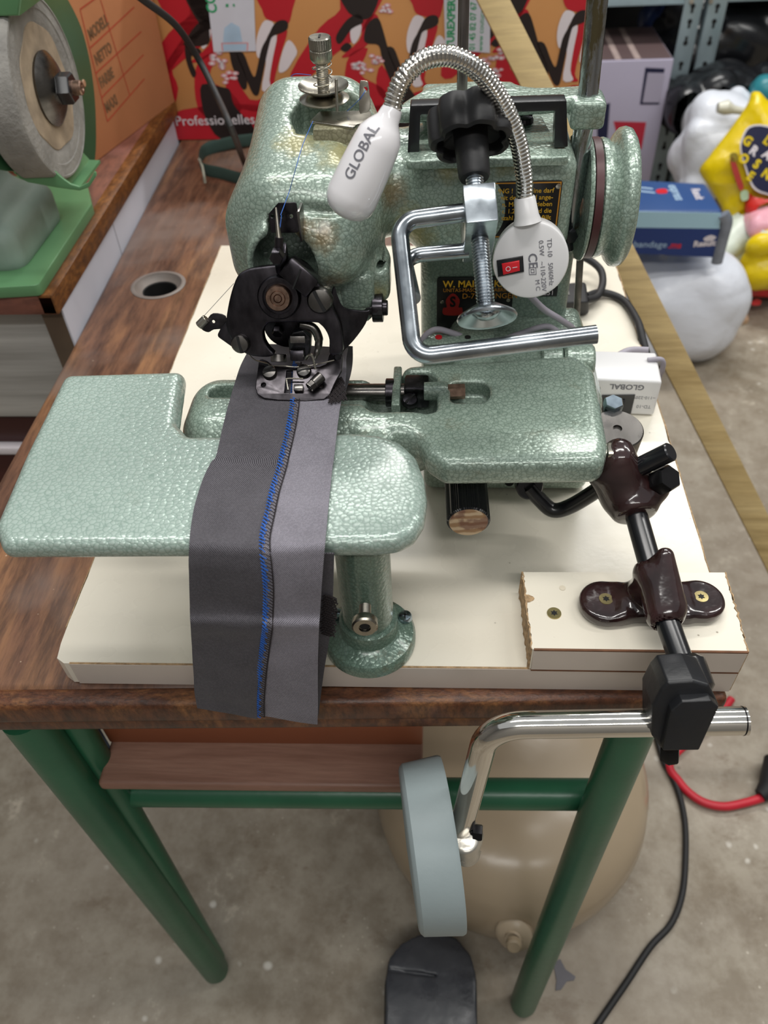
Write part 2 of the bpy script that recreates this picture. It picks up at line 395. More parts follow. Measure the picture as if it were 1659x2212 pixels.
def lathe(prof, org, axis, seg=40, udir=None, rfun=None):
    """profile of (radius, height along axis)"""
    u, w_, a = frame(axis); o = Vector(org); v, f = [], []
    if udir is not None:
        u = Vector(udir); u = (u - a * u.dot(a)).normalized(); w_ = a.cross(u)
    rings = []
    for r, h in prof:
        if r < 1e-7: rings.append([len(v)]); v.append(o + a * h)
        else:
            rings.append(list(range(len(v), len(v) + seg)))
            for k in range(seg):
                t = 2 * PI * k / seg; rr = r * (rfun(t, h) if rfun else 1)
                v.append(o + a * h + (u * math.cos(t) + w_ * math.sin(t)) * rr)
    for A, B in zip(rings, rings[1:]):
        if len(A) == 1 and len(B) == 1: continue
        for k in range(seg):
            k2 = (k + 1) % seg
            if len(A) == 1: f.append((A[0], B[k2], B[k]))
            elif len(B) == 1: f.append((A[k], A[k2], B[0]))
            else: f.append((A[k], A[k2], B[k2], B[k]))
    return v, f
def cyl(a, b, r, seg=32, bev=None, r2=None):
    a, b = Vector(a), Vector(b); L = (b - a).length; r2 = r if r2 is None else r2; bv = min(r, r2, L / 2) * .12 if bev is None else bev
    return lathe([(0, 0), (r - bv, 0), (r, bv), (r2, L - bv), (r2 - bv, L), (0, L)], a, b - a, seg)
def hexbolt(base, axis, r, h, ud=None):
    return lathe([(0, 0), (r, 0), (r, h * .85), (r * .88, h), (0, h)], base, axis, 6, ud)
def curve_mesh(outer, holes, th, bev=0, smoothpts=None):
    cu = bpy.data.curves.new('tmp', 'CURVE'); cu.dimensions = '2D'; cu.fill_mode = 'BOTH'
    for pl in [outer] + list(holes):
        s = cu.splines.new('POLY'); s.points.add(len(pl) - 1)
        for p, q in zip(s.points, pl): p.co = (q[0], q[1], 0, 1)
        s.use_cyclic_u = True
    cu.extrude = max(th / 2 - bev, 1e-5); cu.bevel_depth = bev; cu.bevel_resolution = 2; cu.offset = -bev
    o = bpy.data.objects.new('tmp', cu); me = bpy.data.meshes.new_from_object(o)
    v = [x.co.copy() for x in me.vertices]; f = [tuple(p.vertices) for p in me.polygons]
    bpy.data.objects.remove(o); bpy.data.meshes.remove(me); bpy.data.curves.remove(cu)
    # weld
    bm = bmesh.new(); vs = [bm.verts.new(x) for x in v]
    for q in f:
        if len(set(q)) > 2:
            try: bm.faces.new([vs[i] for i in q])
            except ValueError: pass
    bmesh.ops.remove_doubles(bm, verts=bm.verts, dist=2e-6); bmesh.ops.recalc_face_normals(bm, faces=bm.faces)
    return bmout(bm)
def fr2(p0, n, up=(0, 0, 1)):
    """frame in plane through p0 with normal n (towards the viewer side)"""
    n = nrm(n); u = Vector(up).cross(n).normalized(); v = n.cross(u); return Vector(p0), u, v, n
def to_world(vf, fr, off=0):
    o, u, v, n = fr
    return [o + u * p[0] + v * p[1] + n * (p[2] + off) for p in vf[0]], vf[1]
def px2d(pts, fr):
    o, u, v, n = fr; out = []
    for p in pts:
        h = hp(p[0], p[1], o, n) - o; out.append((h.dot(u), h.dot(v)))
    return out
def sm2(pts, n=5):
    """closed smooth 2-D outline"""
    P = [Vector((p[0], p[1])) for p in pts]; m = len(P); out = []
    for i in range(m):
        a, b, c, d = P[i - 1], P[i], P[(i + 1) % m], P[(i + 2) % m]
        for k in range(n):
            t = k / n
            q = .5 * ((2 * b) + (c - a) * t + (2 * a - 5 * b + 4 * c - d) * t * t + (3 * b - a - 3 * c + d) * t ** 3); out.append((q.x, q.y))
    return out
def rnd2(pts, r, n=5):
    """closed polygon with rounded corners"""
    P = [Vector((p[0], p[1], 0)) for p in pts]; m = len(P); out = []
    for i in range(m):
        a, b, c = P[i - 1], P[i], P[(i + 1) % m]; u = (a - b).normalized(); v = (c - b).normalized()
        ang = u.angle(v)
        if ang > 3.0: out.append((b.x, b.y)); continue
        d = min(r / math.tan(ang / 2), (a - b).length * .45, (c - b).length * .45); rr = d * math.tan(ang / 2)
        cen = b + (u + v).normalized() * (rr / math.sin(ang / 2)); s, e = b + u * d - cen, b + v * d - cen
        for k in range(n + 1):
            q = cen + arc(s, e, k / n); out.append((q.x, q.y))
    return out
def plate(fr, outer, holes=(), th=.002, bev=.0004, off=None):
    """flat plate whose front face lies in the frame's plane"""
    return to_world(curve_mesh(outer, holes, th, bev), fr, -th / 2 if off is None else off)
def circ(cx, cy, r, n=20): return [(cx + r * math.cos(2 * PI * k / n), cy + r * math.sin(2 * PI * k / n)) for k in range(n)]
def text(s, fr, size, mat, name='lettering', parent=None, at=(0, 0), th=.00012, align='LEFT', xs=1, rot=0, bold=0, label=None, sk=0):
    cu = bpy.data.curves.new('t', 'FONT'); cu.body = s; cu.size = size; cu.extrude = th / 2; cu.align_x = align; cu.align_y = 'CENTER'; cu.offset = bold
    cu.resolution_u = 3; cu.space_line = .85; cu.shear = sk
    o = bpy.data.objects.new('t', cu); me = bpy.data.meshes.new_from_object(o)
    cs, sn = math.cos(rot), math.sin(rot)
    v = [Vector((x.co.x * xs * cs - x.co.y * sn + at[0], x.co.x * xs * sn + x.co.y * cs + at[1], x.co.z)) for x in me.vertices]
    f = [tuple(p.vertices) for p in me.polygons]
    bpy.data.objects.remove(o); bpy.data.meshes.remove(me); bpy.data.curves.remove(cu)
    return obj(name, to_world((v, f), fr, th / 2 + .00002), mat, parent, smooth=False, label=label)
# ---------------------------------------------------------------- castings as distance fields, meshed with surface nets
def G(lo, hi, st):
    ax = [np.arange(a - 2 * st, b + 3 * st, st) for a, b in zip(lo, hi)]
    X, Y, Z = np.meshgrid(*ax, indexing='ij'); return ax, X, Y, Z
def sbox(P, c, b, r=0, rot=None):
    X, Y, Z = (P[i] - c[i] for i in range(3))
    if rot is not None: X, Y, Z = (rot[i][0] * X + rot[i][1] * Y + rot[i][2] * Z for i in range(3))
    q = [abs(X) - b[0] + r, abs(Y) - b[1] + r, abs(Z) - b[2] + r]
    return np.sqrt(sum(np.maximum(t, 0) ** 2 for t in q)) + np.minimum(np.maximum(np.maximum(q[0], q[1]), q[2]), 0) - r
def scap(P, a, b, r, r2=None):
    a = np.array(a, float); b = np.array(b, float); r2 = r if r2 is None else r2
    d = b - a; t = np.clip(sum((P[i] - a[i]) * d[i] for i in range(3)) / (d @ d), 0, 1)
    return np.sqrt(sum((P[i] - a[i] - t * d[i]) ** 2 for i in range(3))) - (r + (r2 - r) * t)
def sell(P, c, b):
    k0 = np.sqrt(sum(((P[i] - c[i]) / b[i]) ** 2 for i in range(3))); k1 = np.sqrt(sum(((P[i] - c[i]) / b[i] ** 2) ** 2 for i in range(3)))
    return k0 * (k0 - 1) / np.maximum(k1, 1e-9)
def scyl(P, a, b, r, rd=0):
    a = np.array(a, float); b = np.array(b, float); L = np.linalg.norm(b - a); d = (b - a) / L; m = (a + b) / 2
    q = [P[i] - m[i] for i in range(3)]; h = sum(q[i] * d[i] for i in range(3)); rr = np.sqrt(np.maximum(sum(t * t for t in q) - h * h, 0))
    x, y = rr - r + rd, abs(h) - L / 2 + rd
    return np.minimum(np.maximum(x, y), 0) + np.sqrt(np.maximum(x, 0) ** 2 + np.maximum(y, 0) ** 2) - rd
def spoly(X, Y, poly):
    d = np.full(X.shape, 1e9); s = np.ones(X.shape); n = len(poly)
    for i in range(n):
        vi, vj = poly[i], poly[i - 1]; ex, ey = vj[0] - vi[0], vj[1] - vi[1]; wx, wy = X - vi[0], Y - vi[1]
        t = np.clip((wx * ex + wy * ey) / (ex * ex + ey * ey), 0, 1); d = np.minimum(d, (wx - ex * t) ** 2 + (wy - ey * t) ** 2)
        c1, c2, c3 = Y >= vi[1], Y < vj[1], ex * wy > ey * wx
        s = np.where((c1 & c2 & c3) | (~c1 & ~c2 & ~c3), -s, s)
    return s * np.sqrt(d)
def sext(d2, Z, z0, z1, r):
    x, y = d2 + r, abs(Z - (z0 + z1) / 2) - (z1 - z0) / 2 + r
    return np.minimum(np.maximum(x, y), 0) + np.sqrt(np.maximum(x, 0) ** 2 + np.maximum(y, 0) ** 2) - r
def su(a, b, k):
    h = np.clip(.5 + .5 * (b - a) / k, 0, 1); return b * (1 - h) + a * h - k * h * (1 - h)
def sd(a, b, k):
    return -su(-a, b, k)
def nets(ax, V):
    ins = V < 0; nx, ny, nz = V.shape
    cnt = sum(ins[i:nx - 1 + i, j:ny - 1 + j, k:nz - 1 + k].astype(np.int8) for i in (0, 1) for j in (0, 1) for k in (0, 1))
    act = (cnt > 0) & (cnt < 8); idx = np.full(act.shape, -1, int); I = np.argwhere(act); idx[tuple(I.T)] = np.arange(len(I))
    acc = np.zeros((len(I), 3)); num = np.zeros(len(I))
    cor = [(i, j, k) for i in (0, 1) for j in (0, 1) for k in (0, 1)]
    for a in cor:
        for d in range(3):
            if a[d]: continue
            b = list(a); b[d] = 1; va = V[tuple((I + a).T)]; vb = V[tuple((I + b).T)]
            m = (va < 0) != (vb < 0); t = np.where(m, va / np.where(m, va - vb, 1), 0)
            p = np.tile(np.array(a, float), (len(I), 1)); p[:, d] += t; acc[m] += p[m]; num[m] += 1
    pos = I + acc / num[:, None]; st = np.array([x[1] - x[0] for x in ax]); pos = pos * st + np.array([x[0] for x in ax])
    F = []
    for d in range(3):
        a = ins.take(range(V.shape[d] - 1), d); b = ins.take(range(1, V.shape[d]), d); E = np.argwhere(a != b)
        flip = a[tuple(E.T)]; u, v = (d + 1) % 3, (d + 2) % 3
        ok = (E[:, u] > 0) & (E[:, v] > 0) & (E[:, u] < V.shape[u] - 1) & (E[:, v] < V.shape[v] - 1); E = E[ok]; flip = flip[ok]
        du = np.zeros(3, int); du[u] = 1; dv = np.zeros(3, int); dv[v] = 1
        q = np.stack([idx[tuple(x.T)] for x in (E - du - dv, E - dv, E, E - du)], 1)
        q[~flip] = q[~flip][:, ::-1]; F.append(q)
    F = np.concatenate(F); F = F[(F >= 0).all(1)]
    return [tuple(p) for p in pos], [tuple(int(i) for i in q) for q in F]
def rough_edge(pts, n, amp, seed=0):
    """adds torn little steps to a straight run of points"""
    rnd = random.Random(seed); out = []
    for a, b in zip(pts, pts[1:]):
        a, b = Vector(a), Vector(b)
        for k in range(n): out.append(a.lerp(b, k / n) + Vector((rnd.uniform(-amp, amp), rnd.uniform(-amp, amp), 0)) * (k > 0))
    out.append(Vector(pts[-1])); return out

# ================================================================ large structure: the floor
TT = -0.024      # desk surface; the cream board's top face is z = 0
FZ = -0.70       # workshop floor
fl = obj('floor', box(-2.5, 3.2, -1.8, 3.6, FZ - .05, FZ), M_conc, kind='structure', smooth=False)
M_wallp = simple('grey_plaster', rgb('#8f8d8a'), .8, 0, .08, 3)
obj('wall_left', box(-2.6, -2.5, -1.8, 3.4, FZ, 1.9), M_wallp, kind='structure', smooth=False)
obj('wall_right', box(3.2, 3.3, -1.8, 3.4, FZ, 1.9), M_wallp, kind='structure', smooth=False)
obj('wall_front', box(-2.5, 3.2, -1.9, -1.8, FZ, 1.9), M_wallp, kind='structure', smooth=False)
obj('wall_back', box(-2.5, 3.2, 3.3, 3.4, FZ, 1.9), M_wallp, kind='structure', smooth=False)

# ================================================================ old school desk
desk = thing('school_desk', 'old brown wooden school desk with green tubular steel legs and an inkwell hole', 'desk', (.15, .4, FZ))
ol = [(-.128, -.024), (.449, -.002), (.452, .3), (.452, 1.5), (-.165, 1.5), (-.151, .974), (-.133, .389)]
well = [(h.x, h.y) for h in [hz(x, y, TT) for x, y in ((303, 628), (318, 600), (350, 588), (385, 592), (404, 612), (398, 632), (380, 645), (335, 650), (312, 645))]]
wc = (-.071, .535)
top = to_world(curve_mesh([(p[0], p[1] + .009) if p[1] < .01 else p for p in ol], [circ(wc[0], wc[1], .0268, 28)], .034, .007), (Vector((0, 0, TT - .017)), Vector((1, 0, 0)), Vector((0, 1, 0)), Vector((0, 0, 1))))
obj('desk_top', top, M_desk, desk)
# rounded hardwood edging along the front with its bead
def along(y0, y1, z0, z1, bev):
    a, b = Vector((-.134, -.023, 0)), Vector((.449, -.001, 0))
    n = Vector((b.y - a.y, -(b.x - a.x), 0)).normalized() * -1
    return hexa([a + n * y0 + Vector((0, 0, z0)), b + n * y0 + Vector((0, 0, z0)), b + n * y1 + Vector((0, 0, z0)), a + n * y1 + Vector((0, 0, z0)),
                 a + n * y0 + Vector((0, 0, z1)), b + n * y0 + Vector((0, 0, z1)), b + n * y1 + Vector((0, 0, z1)), a + n * y1 + Vector((0, 0, z1))], bev, 3)
obj('front_edging', along(-.004, .012, TT - .023, TT + .0006, .005), M_deskx, desk, label='worn dark wooden edging strip')
obj('edge_moulding', along(-.001, .012, TT - .038, TT - .0215, .004), M_deskx, desk, label='lower bead of the edging')
obj('inkwell_rim', lathe([(.0200, -.034), (.0203, -.007), (.0262, -.0025), (.0275, .0006), (.031, .0006), (.032, 0), (.0275, -.0004)], (wc[0], wc[1], TT), (0, 0, 1), 40), simple('worn_grey_wood_ring', rgb('#7d746e'), .5, 0, .2, 40), desk)
obj('inkwell_shade_liner', lathe([(0, -.045), (.0235, -.045), (.0235, -.030), (.0192, -.030), (.0192, -.008), (.0202, -.0072)], (wc[0], wc[1], TT), (0, 0, 1), 40), M_dark, desk)  # near-black liner and bottom put the well's shade into the colour
obj('inkwell_bottom', cyl((wc[0], wc[1], TT - .05), (wc[0], wc[1], TT - .034), .027), M_dark, desk)
# legs and rails
def leg(p1, p2, r): return tube([p1, p2], r, 24)
LT, LB = hy(112, 1625, .002), hz(470, 2100, FZ + .004); RT, RB = hy(1345, 1625, .004), hz(1128, 2172, FZ + .004)
obj('leg', tube([LT + (LT - LB) * .10, LB + (LT - LB) * .02, LB], [.0175, .0165, .013], 24), M_leg, desk)
obj('leg', tube([RT + (RT - RB) * .10, RB + (RT - RB) * .02, RB], [.0162, .0160, .0135], 24), M_leg, desk)
obj('brace_tube', tube([LT + Vector((.015, .022, .03)), LB.lerp(LT, .05) + Vector((.003, .008, 0))], [.0125, .0115], 20), M_leg, desk)
for q in (LT, RT): obj('leg', tube([Vector((q.x, 1.4, TT - .04)), Vector((q.x, 1.4, FZ))], .0165, 16), M_leg, desk)
obj('front_rail', tube([hy(190, 1709, .025), hy(1275, 1716, .025)], .0138, 20), M_leg, desk)
zs = hy(500, 1695, .0).z
S0, S1 = hz(208, 1694, zs), hz(912, 1702, zs)
obj('book_shelf', hexa([S0 - Vector((0, 0, .012)), S1 - Vector((0, 0, .012)), S1 + Vector((0, .3, -.012)), S0 + Vector((0, .3, -.012)), S0, S1, S1 + Vector((0, .3, 0)), S0 + Vector((0, .3, 0))], .004, 3), M_shelfw, desk)
ty_ = hz(500, 1612, zs).y - S0.y; T1 = S0 + Vector((0, ty_, 0)); T2 = S1 + Vector((0, ty_, 0))
obj('shelf_upstand', hexa([T1, T2, T2 + Vector((0, .014, 0)), T1 + Vector((0, .014, 0)), T1 + Vector((0, 0, .05)), T2 + Vector((0, 0, .05)), T2 + Vector((0, .014, .05)), T1 + Vector((0, .014, .05))], .002), simple('orange_brown_board', rgb('#8a4f33'), .5, 0, .1, 9), desk)
S2 = hz(905, 1700, zs)
obj('shelf_bracket', box(-.052, -.036, S0.y, S0.y + .05, zs - .04, zs + .03, .002), simple('blue_bracket_paint', rgb('#47618a'), .4), desk, label='small blue bracket')

# ================================================================ cream base board
bb = thing('base_board', 'cream melamine chipboard board under the sewing machine, with a smaller block at front right', 'board', (.22, .28, TT))
A, B_, D_, E_ = hz(112, 1432, 0), hz(1597, 1449, 0), hz(1318, 531, 0), hz(478, 530, 0)
left_e = rough_edge([E_, A.lerp(E_, .06)], 40, .0006, 3); right_e = rough_edge([B_, D_], 60, .0009, 4)
out = [(p.x, p.y) for p in right_e] + [(p.x, p.y) for p in left_e] + [(A.x + .0005, A.y + .016), (A.x + .002, A.y + .004), (A.x + .008, A.y + .0002)]
T2W = (Vector((0, 0, 0)), Vector((1, 0, 0)), Vector((0, 1, 0)), Vector((0, 0, 1)))
obj('panel', to_world(curve_mesh(out, [], .0232, .0002), T2W, -.0119), M_mel, bb, smooth=False)
# front edge band, proud by a hair
ap, bp = Vector((A.x + .012, A.y, 0)), Vector((B_.x - .0005, B_.y, 0))
obj('edge_band', hexa([ap + Vector((0, -.0007, -.0236)), bp + Vector((0, -.0007, -.0236)), bp + Vector((0, .0004, -.0236)), ap + Vector((0, .0004, -.0236)), ap + Vector((0, -.0007, -.0004)), bp + Vector((0, -.0007, -.0004)), bp + Vector((0, .0004, -.0004)), ap + Vector((0, .0004, -.0004))], .0001, 1), M_meledge, bb)
obj('chipped_edge', hexa([ap + Vector((0, -.0004, -.0004)), bp + Vector((0, -.0004, -.0004)), bp + Vector((0, .0009, -.0004)), ap + Vector((0, .0009, -.0004)), ap + Vector((0, -.0004, .0001)), bp + Vector((0, -.0004, .0001)), bp + Vector((0, .0009, .0001)), ap + Vector((0, .0009, .0001))]), M_chip, bb)
RZ = .0225
r1, r2, r3, r4 = hz(1150, 1402, RZ), hz(1616, 1408, RZ), hz(1566, 1236, RZ), hz(1130, 1235, RZ)
rl = rough_edge([r4, r1], 26, .0008, 9); rr = rough_edge([r2, r3], 26, .0009, 10)
obj('riser_block', to_world(curve_mesh([(p.x, p.y) for p in rr] + [(p.x, p.y) for p in rl], [], RZ - .0004, .0002), T2W, RZ / 2), M_mel, bb, smooth=False)
def strip3(P, Q, z0, z1, th, name, mat, sd=0, amp=.0007):
    e = rough_edge([P, Q], 30, amp, sd); v = []; f = []
    d = (Q - P).normalized(); n = Vector((d.y, -d.x, 0)) * th
    rnd = random.Random(sd + 5)
    for p in e:
        k = rnd.uniform(.5, 1.6); 
        v += [Vector((p.x, p.y, z0)), Vector((p.x, p.y, z0)) + n * k, Vector((p.x, p.y, z1)) + n * k * .8, Vector((p.x, p.y, z1))]
    for i in range(len(e) - 1):
        a = i * 4
        for k in range(4): f.append((a + k, a + (k + 1) % 4, a + 4 + (k + 1) % 4, a + 4 + k))
    f += [(3, 2, 1, 0), tuple(len(v) - 4 + k for k in range(4))]
    return obj(name, (v, f), mat, bb, smooth=False)
strip3(r1, r4, .0003, RZ + .0002, -.0012, 'broken_edge', M_chip, 2)
strip3(r3, r2, .0003, RZ + .0002, -.0009, 'broken_edge', M_chip, 6)
strip3(D_, B_, -.023, .0002, -.0008, 'broken_edge', M_chip, 12, .0003)
strip3(A.lerp(E_, .05), E_, -.023, .0002, -.0005, 'broken_edge', M_chip, 14, .0003)
q1, q2 = r1 + Vector((.001, 0, 0)), r2
obj('edge_band', hexa([Vector((q.x, q.y + dy, z)) for z in (.0005, RZ - .0006) for q, dy in ((q1, -.0007), (q2, -.0007), (q2, .0004), (q1, .0004))], .0001, 1), M_meledge, bb)
for z_, e_a, e_b in ((0.0, q1, q2), (RZ, q1, q2)):
    obj('joint_line', hexa([Vector((q.x, q.y + dy, z_ + dz)) for dz in (-.0007, .0004) for q, dy in ((e_a, -.0010), (e_b, -.0010), (e_b, .0004), (e_a, .0004))]), M_jnt, bb)
def torx(c, r, axis, mat, par, name='screw', star=True):
    u, v_, a = frame(axis); c = Vector(c)
    o = obj(name, lathe([(0, -.002), (r * .9, -.002), (r, 0), (r * .97, r * .12), (r * .5, r * .1), (0, r * .1)], c, axis, 24), mat, par)
    pts = []
    for k in range(12): rr = r * (.52 if k % 2 == 0 else .3); pts.append((rr * math.cos(k * PI / 6), rr * math.sin(k * PI / 6)))
    return o, to_world(curve_mesh(pts, [], r * .06), (c + a * r * .11, u, v_, a))
def screw(c, r, axis, mat, par, name='screw'):
    o, s = torx(c, r, axis, mat, par, name)
    if ORG.get(par.name) is not None and par.parent is None: obj('screw_recess', s, M_dark, par) if False else obj('recess', s, M_dark, o)
    return o
screw(hz(1197, 1325, RZ), .0047, (0, 0, 1), M_yz, bb)
h = hz(1215, 1270, RZ)
obj('plug', lathe([(0, 0), (.002, 0), (.0021, .0002), (0, .0003)], h + Vector((0, 0, -.00005)), (0, 0, 1), 16), simple('cream_plug', rgb('#d8ceb9'), .4), bb)
obj('plug', lathe([(0, 0), (.003, 0), (.0031, .0003), (0, .0004)], hz(1143, 1293, RZ), (0, 0, 1), 12, None, lambda t, h: 1 + .15 * math.sin(3 * t)), M_chip, bb, label='round spot of bare chipboard')

# ================================================================ cloth plate on its green column
cp = thing('cloth_plate', 'flat green cloth plate on a round green column at the front of the board', 'cloth plate', (.2126, .02, 0))
PZ = .1335
pl = [hz(x, y, PZ - .006) for x, y in ((143, 820), (402, 812), (392, 880), (386, 925), (410, 952), (480, 952), (760, 944), (822, 949), (868, 966), (900, 996), (917, 1040), (923, 1085), (917, 1130), (896, 1163), (862, 1181), (810, 1187), (8, 1192), (-8, 1150), (60, 990))]
poly = rnd2([(p.x, p.y) for p in pl[:6]], .0035, 3) if False else rnd2([(p.x, p.y) for p in pl], .0065, 5)
lo, hi = (-.02, -.04, .112), (.27, .16, .138); ax, X, Y, Z = G(lo, hi, .0016)
d2 = spoly(X[:, :, 0], Y[:, :, 0], poly)[:, :, None] + 0 * X
v = sext(d2, Z, .1185, PZ, .0068)
obj('plate', nets(ax, v), M_ham, cp, sharp=0)
obj('column', lathe([(0, .118), (.0165, .118), (.0165, .03), (.0168, .018), (0, .018)], (.2126, .02, 0), (0, 0, 1), 48), M_ham4, cp)
obj('flange', lathe([(0, .0005), (.0292, .0005), (.0305, .002), (.0305, .0085), (.029, .011), (.0225, .0135), (.0195, .016), (.019, .027), (.0175, .0285), (0, .0285)], (.2126, .02, 0), (0, 0, 1), 64), M_ham4, cp)
def pan(c, axis, r, mat, par, name='screw', slot=None, dep=None):
    u, v_, a = frame(axis); c = Vector(c)
    o = obj(name, lathe([(0, -.001), (r, -.001), (r, r * .25), (r * .85, r * .5), (r * .4, r * .62), (0, r * .64)], c, axis, 28), mat, par)
    if slot is not None:
        d = Vector(slot); d = (d - a * d.dot(a)).normalized(); e = a.cross(d)
        obj('slot', obox(c + a * r * .58, d * r * .86, e * r * .13, a * r * .08), M_dark, o)
    return o
M_blz = metal('blue_zinc', rgb('#aab9c4'), .2, (60, 60, 60), .00002)
for px, py in ((727, 1328), (875, 1333)):
    c = hz(px, py, .0145); s = pan(c, (0, 0, 1), .0047, M_blz, cp)
    obj('cross_slot', join(obox(c + Vector((0, 0, .0029)), (.0028, 0, 0), (0, .0005, 0), (0, 0, .0002)), obox(c + Vector((0, 0, .0029)), (0, .0028, 0), (.0005, 0, 0), (0, 0, .0002))), M_dark, s)
c = hy(788, 1362, -.016); ax_ = (c - Vector((.2126, .02, c.z - .004))).normalized()
cs = c - ax_ * .008
st = obj('clamping_screw', join(tube(resamp([c - ax_ * .026, cs + ax_ * .003], .0004), [.0033 + .0003 * (i % 2) for i in range(200)][:len(resamp([c - ax_ * .026, cs + ax_ * .003], .0004))], 20),
    lathe([(0, 0), (.0072, 0), (.0078, .0008), (.0078, .005), (.0068, .006), (.0036, .006), (.0034, .0045), (0, .0045)], cs, ax_, 36)), M_nickel, cp)
obj('hex_socket', hexbolt(cs + ax_ * .0046, ax_, .0031, .0004), M_dark, st)

# ================================================================ blind-stitch machine
mc = thing('blind_stitch_machine', 'green hammered-enamel blind stitch sewing machine standing on the cream board', 'sewing machine', (.28, .23, 0))
# --- lower casting: arm, cloth block and body
lo, hi = (.07, .06, -.002), (.41, .32, .126); ax, X, Y, Z = G(lo, hi, .0019); P = (X, Y, Z)
BZ = .1155
bp_ = [hz(x, y, BZ - .006) for x, y in ((870, 800), (1245, 776), (1285, 812), (1313, 970), (1303, 1012), (960, 1017), (922, 992), (905, 960), (880, 948), (830, 945), (850, 900))]
d2 = spoly(X[:, :, 0], Y[:, :, 0], rnd2([(p.x, p.y) for p in bp_], .009, 5))[:, :, None] + 0 * X
block = sext(d2, Z, .094, BZ, .0075)
body = sbox(P, (.310, .212, .046), (.064, .048, .0455), .008)
body = su(body, sbox(P, (.318, .20, .083), (.05, .07, .022), .008), .012)
v = su(block, body, .006)
arm = sbox(P, (.172, .1325, .094), (.089, .0345, .026), .024)
arm = sd(arm, sbox(P, (.185, .142, .122), (.062, .0165, .016), .009), .004)      # the shallow trough in the arm's top
v = su(v, arm, .007)
v = sd(v, sbox(P, (.232, .142, .115), (.024, .024, .020), .01), .004)             # crank well
v = su(v, sbox(P, (.214, .106, .1), (.012, .012, .013), .006), .004)
v = sd(v, sbox(P, (.112, .1385, .118), (.011, .0065, .02), .006), .0015)
# slot with the hex nut in the block's top
sl = [hz(x, y, BZ) for x, y in ((973, 823), (1045, 823), (1058, 835), (1058, 855), (1045, 868), (980, 868), (973, 862))]
d2 = spoly(X[:, :, 0], Y[:, :, 0], rnd2([(p.x, p.y) for p in sl], .005, 5))[:, :, None] + 0 * X
v = np.maximum(v, -sext(d2, Z, .1030, .14, .001))
obj('bed_casting', nets(ax, v), M_ham2, mc, sharp=0)
c = hz(985, 846, .111); obj('hex_nut', lathe([(0, -.006), (.0052, -.006), (.0052, .006), (0, .006)], c, (1, .05, 0), 6), M_rust, mc)
c = hz(948, 845, .113); obj('worn_boss', lathe([(0, -.01), (.0062, -.01), (.0066, .004), (.0055, .006), (0, .006)], c, (1, 0, 0), 24), M_ham2, mc)
# shaft, collars and web in the trough
SZ = .108; sh = hz(790, 848, SZ)
obj('feed_shaft', cyl((.178, sh.y, SZ), (.252, sh.y, SZ), .0062, 28), M_steel, mc)
obj('collar', join(cyl((hz(840, 846, SZ).x - .002, sh.y, SZ), (hz(840, 846, SZ).x + .004, sh.y, SZ), .0098, 28)), M_gun, mc)
xw = hz(858, 850, SZ).x
obj('web_plate', box(xw - .0028, xw + .0028, sh.y - .026, sh.y + .018, .088, .1175, .0012), M_ham2, mc)
obj('crank_block', join(obox((xw + .0135, sh.y, SZ + .001), (.0085, 0, 0), (0, .0085, 0), (0, 0, .0085), .002), cyl((xw + .021, sh.y + .001, SZ), (xw + .027, sh.y + .001, SZ), .0045)), M_gun, mc)
pan((xw + .009, sh.y - .013, .1105), (.1, -.3, 1), .0055, M_gun, mc, 'screw', (.6, .8, 0))
# rear bosses on the bed
b1 = hy(1240, 775, .2)
obj('pivot_boss', cyl((b1.x - .008, .2, .1), (.3695, .2, .1), .0125, 32, .002), M_ham2, mc)
obj('pivot_boss', cyl((b1.x - .024, .2, .1), (b1.x - .009, .2, .1), .0115, 32, .001), M_ham2, mc)
lx = [hy(x, y, .205) for x, y in ((912, 745), (1010, 742))]
obj('rear_hinge', hexa([(lx[0].x, .198, .09), (lx[1].x + .02, .198, .09), (lx[1].x + .02, .218, .09), (lx[0].x, .218, .09), (lx[0].x, .198, .1165), (lx[1].x + .02, .198, .1165), (lx[1].x + .02, .218, .1165), (lx[0].x, .218, .1165)], .003), M_ham2, mc)
obj('red_oil_mark', cyl((lx[0].x + .012, .206, .1163), (lx[0].x + .012, .206, .1175), .0025), M_red, mc)
obj('oil_hole', cyl((lx[1].x, .206, .1163), (lx[1].x, .206, .1172), .0022), M_dark, mc)
# knurled knob with a wooden plug, pointing at the operator
k0, k1 = Vector((.275, .165, .062)), hy(1012, 1128, .078)
kd = (k1 - k0).normalized(); kL = (k1 - k0).length
kn = obj('knurled_knob', lathe([(0, 0), (.0165, 0), (.0165, kL * .45), (.0142, kL * .47), (.0142, kL - .001), (.0132, kL), (0, kL)], k0, kd, 120, None, lambda t, h: 1 + (.03 * (1 if int(t / (2 * PI) * 120) % 2 else 0) if h > kL * .46 else 0)), M_blackp, mc)
mw = Mt('end_grain_wood', rgb('#b99a76'), .7)
mw.color(mw.mix(mw.rampf(mw.noise(60, 4), [(.52, (0,) * 3), (.6, (.7,) * 3)]), mw.rampf(mw.wave(110, 2, None, typ='RINGS'), [(.2, rgb('#a5825f')), (.8, rgb('#d2b999'))]), rgb('#70433a')))
obj('wooden_plug', lathe([(0, 0), (.0131, 0), (.0127, .001), (0, .0012)], k1, kd, 32), mw.m, kn)
obj('screw_hole', cyl(hy(1100, 1040, .1625), hy(1100, 1040, .1605), .0038), M_dark, mc)
# --- rear pedestal
obj('pedestal', box(.243, .356, .252, .36, 0, .185, .009, 4), M_ham3, mc)
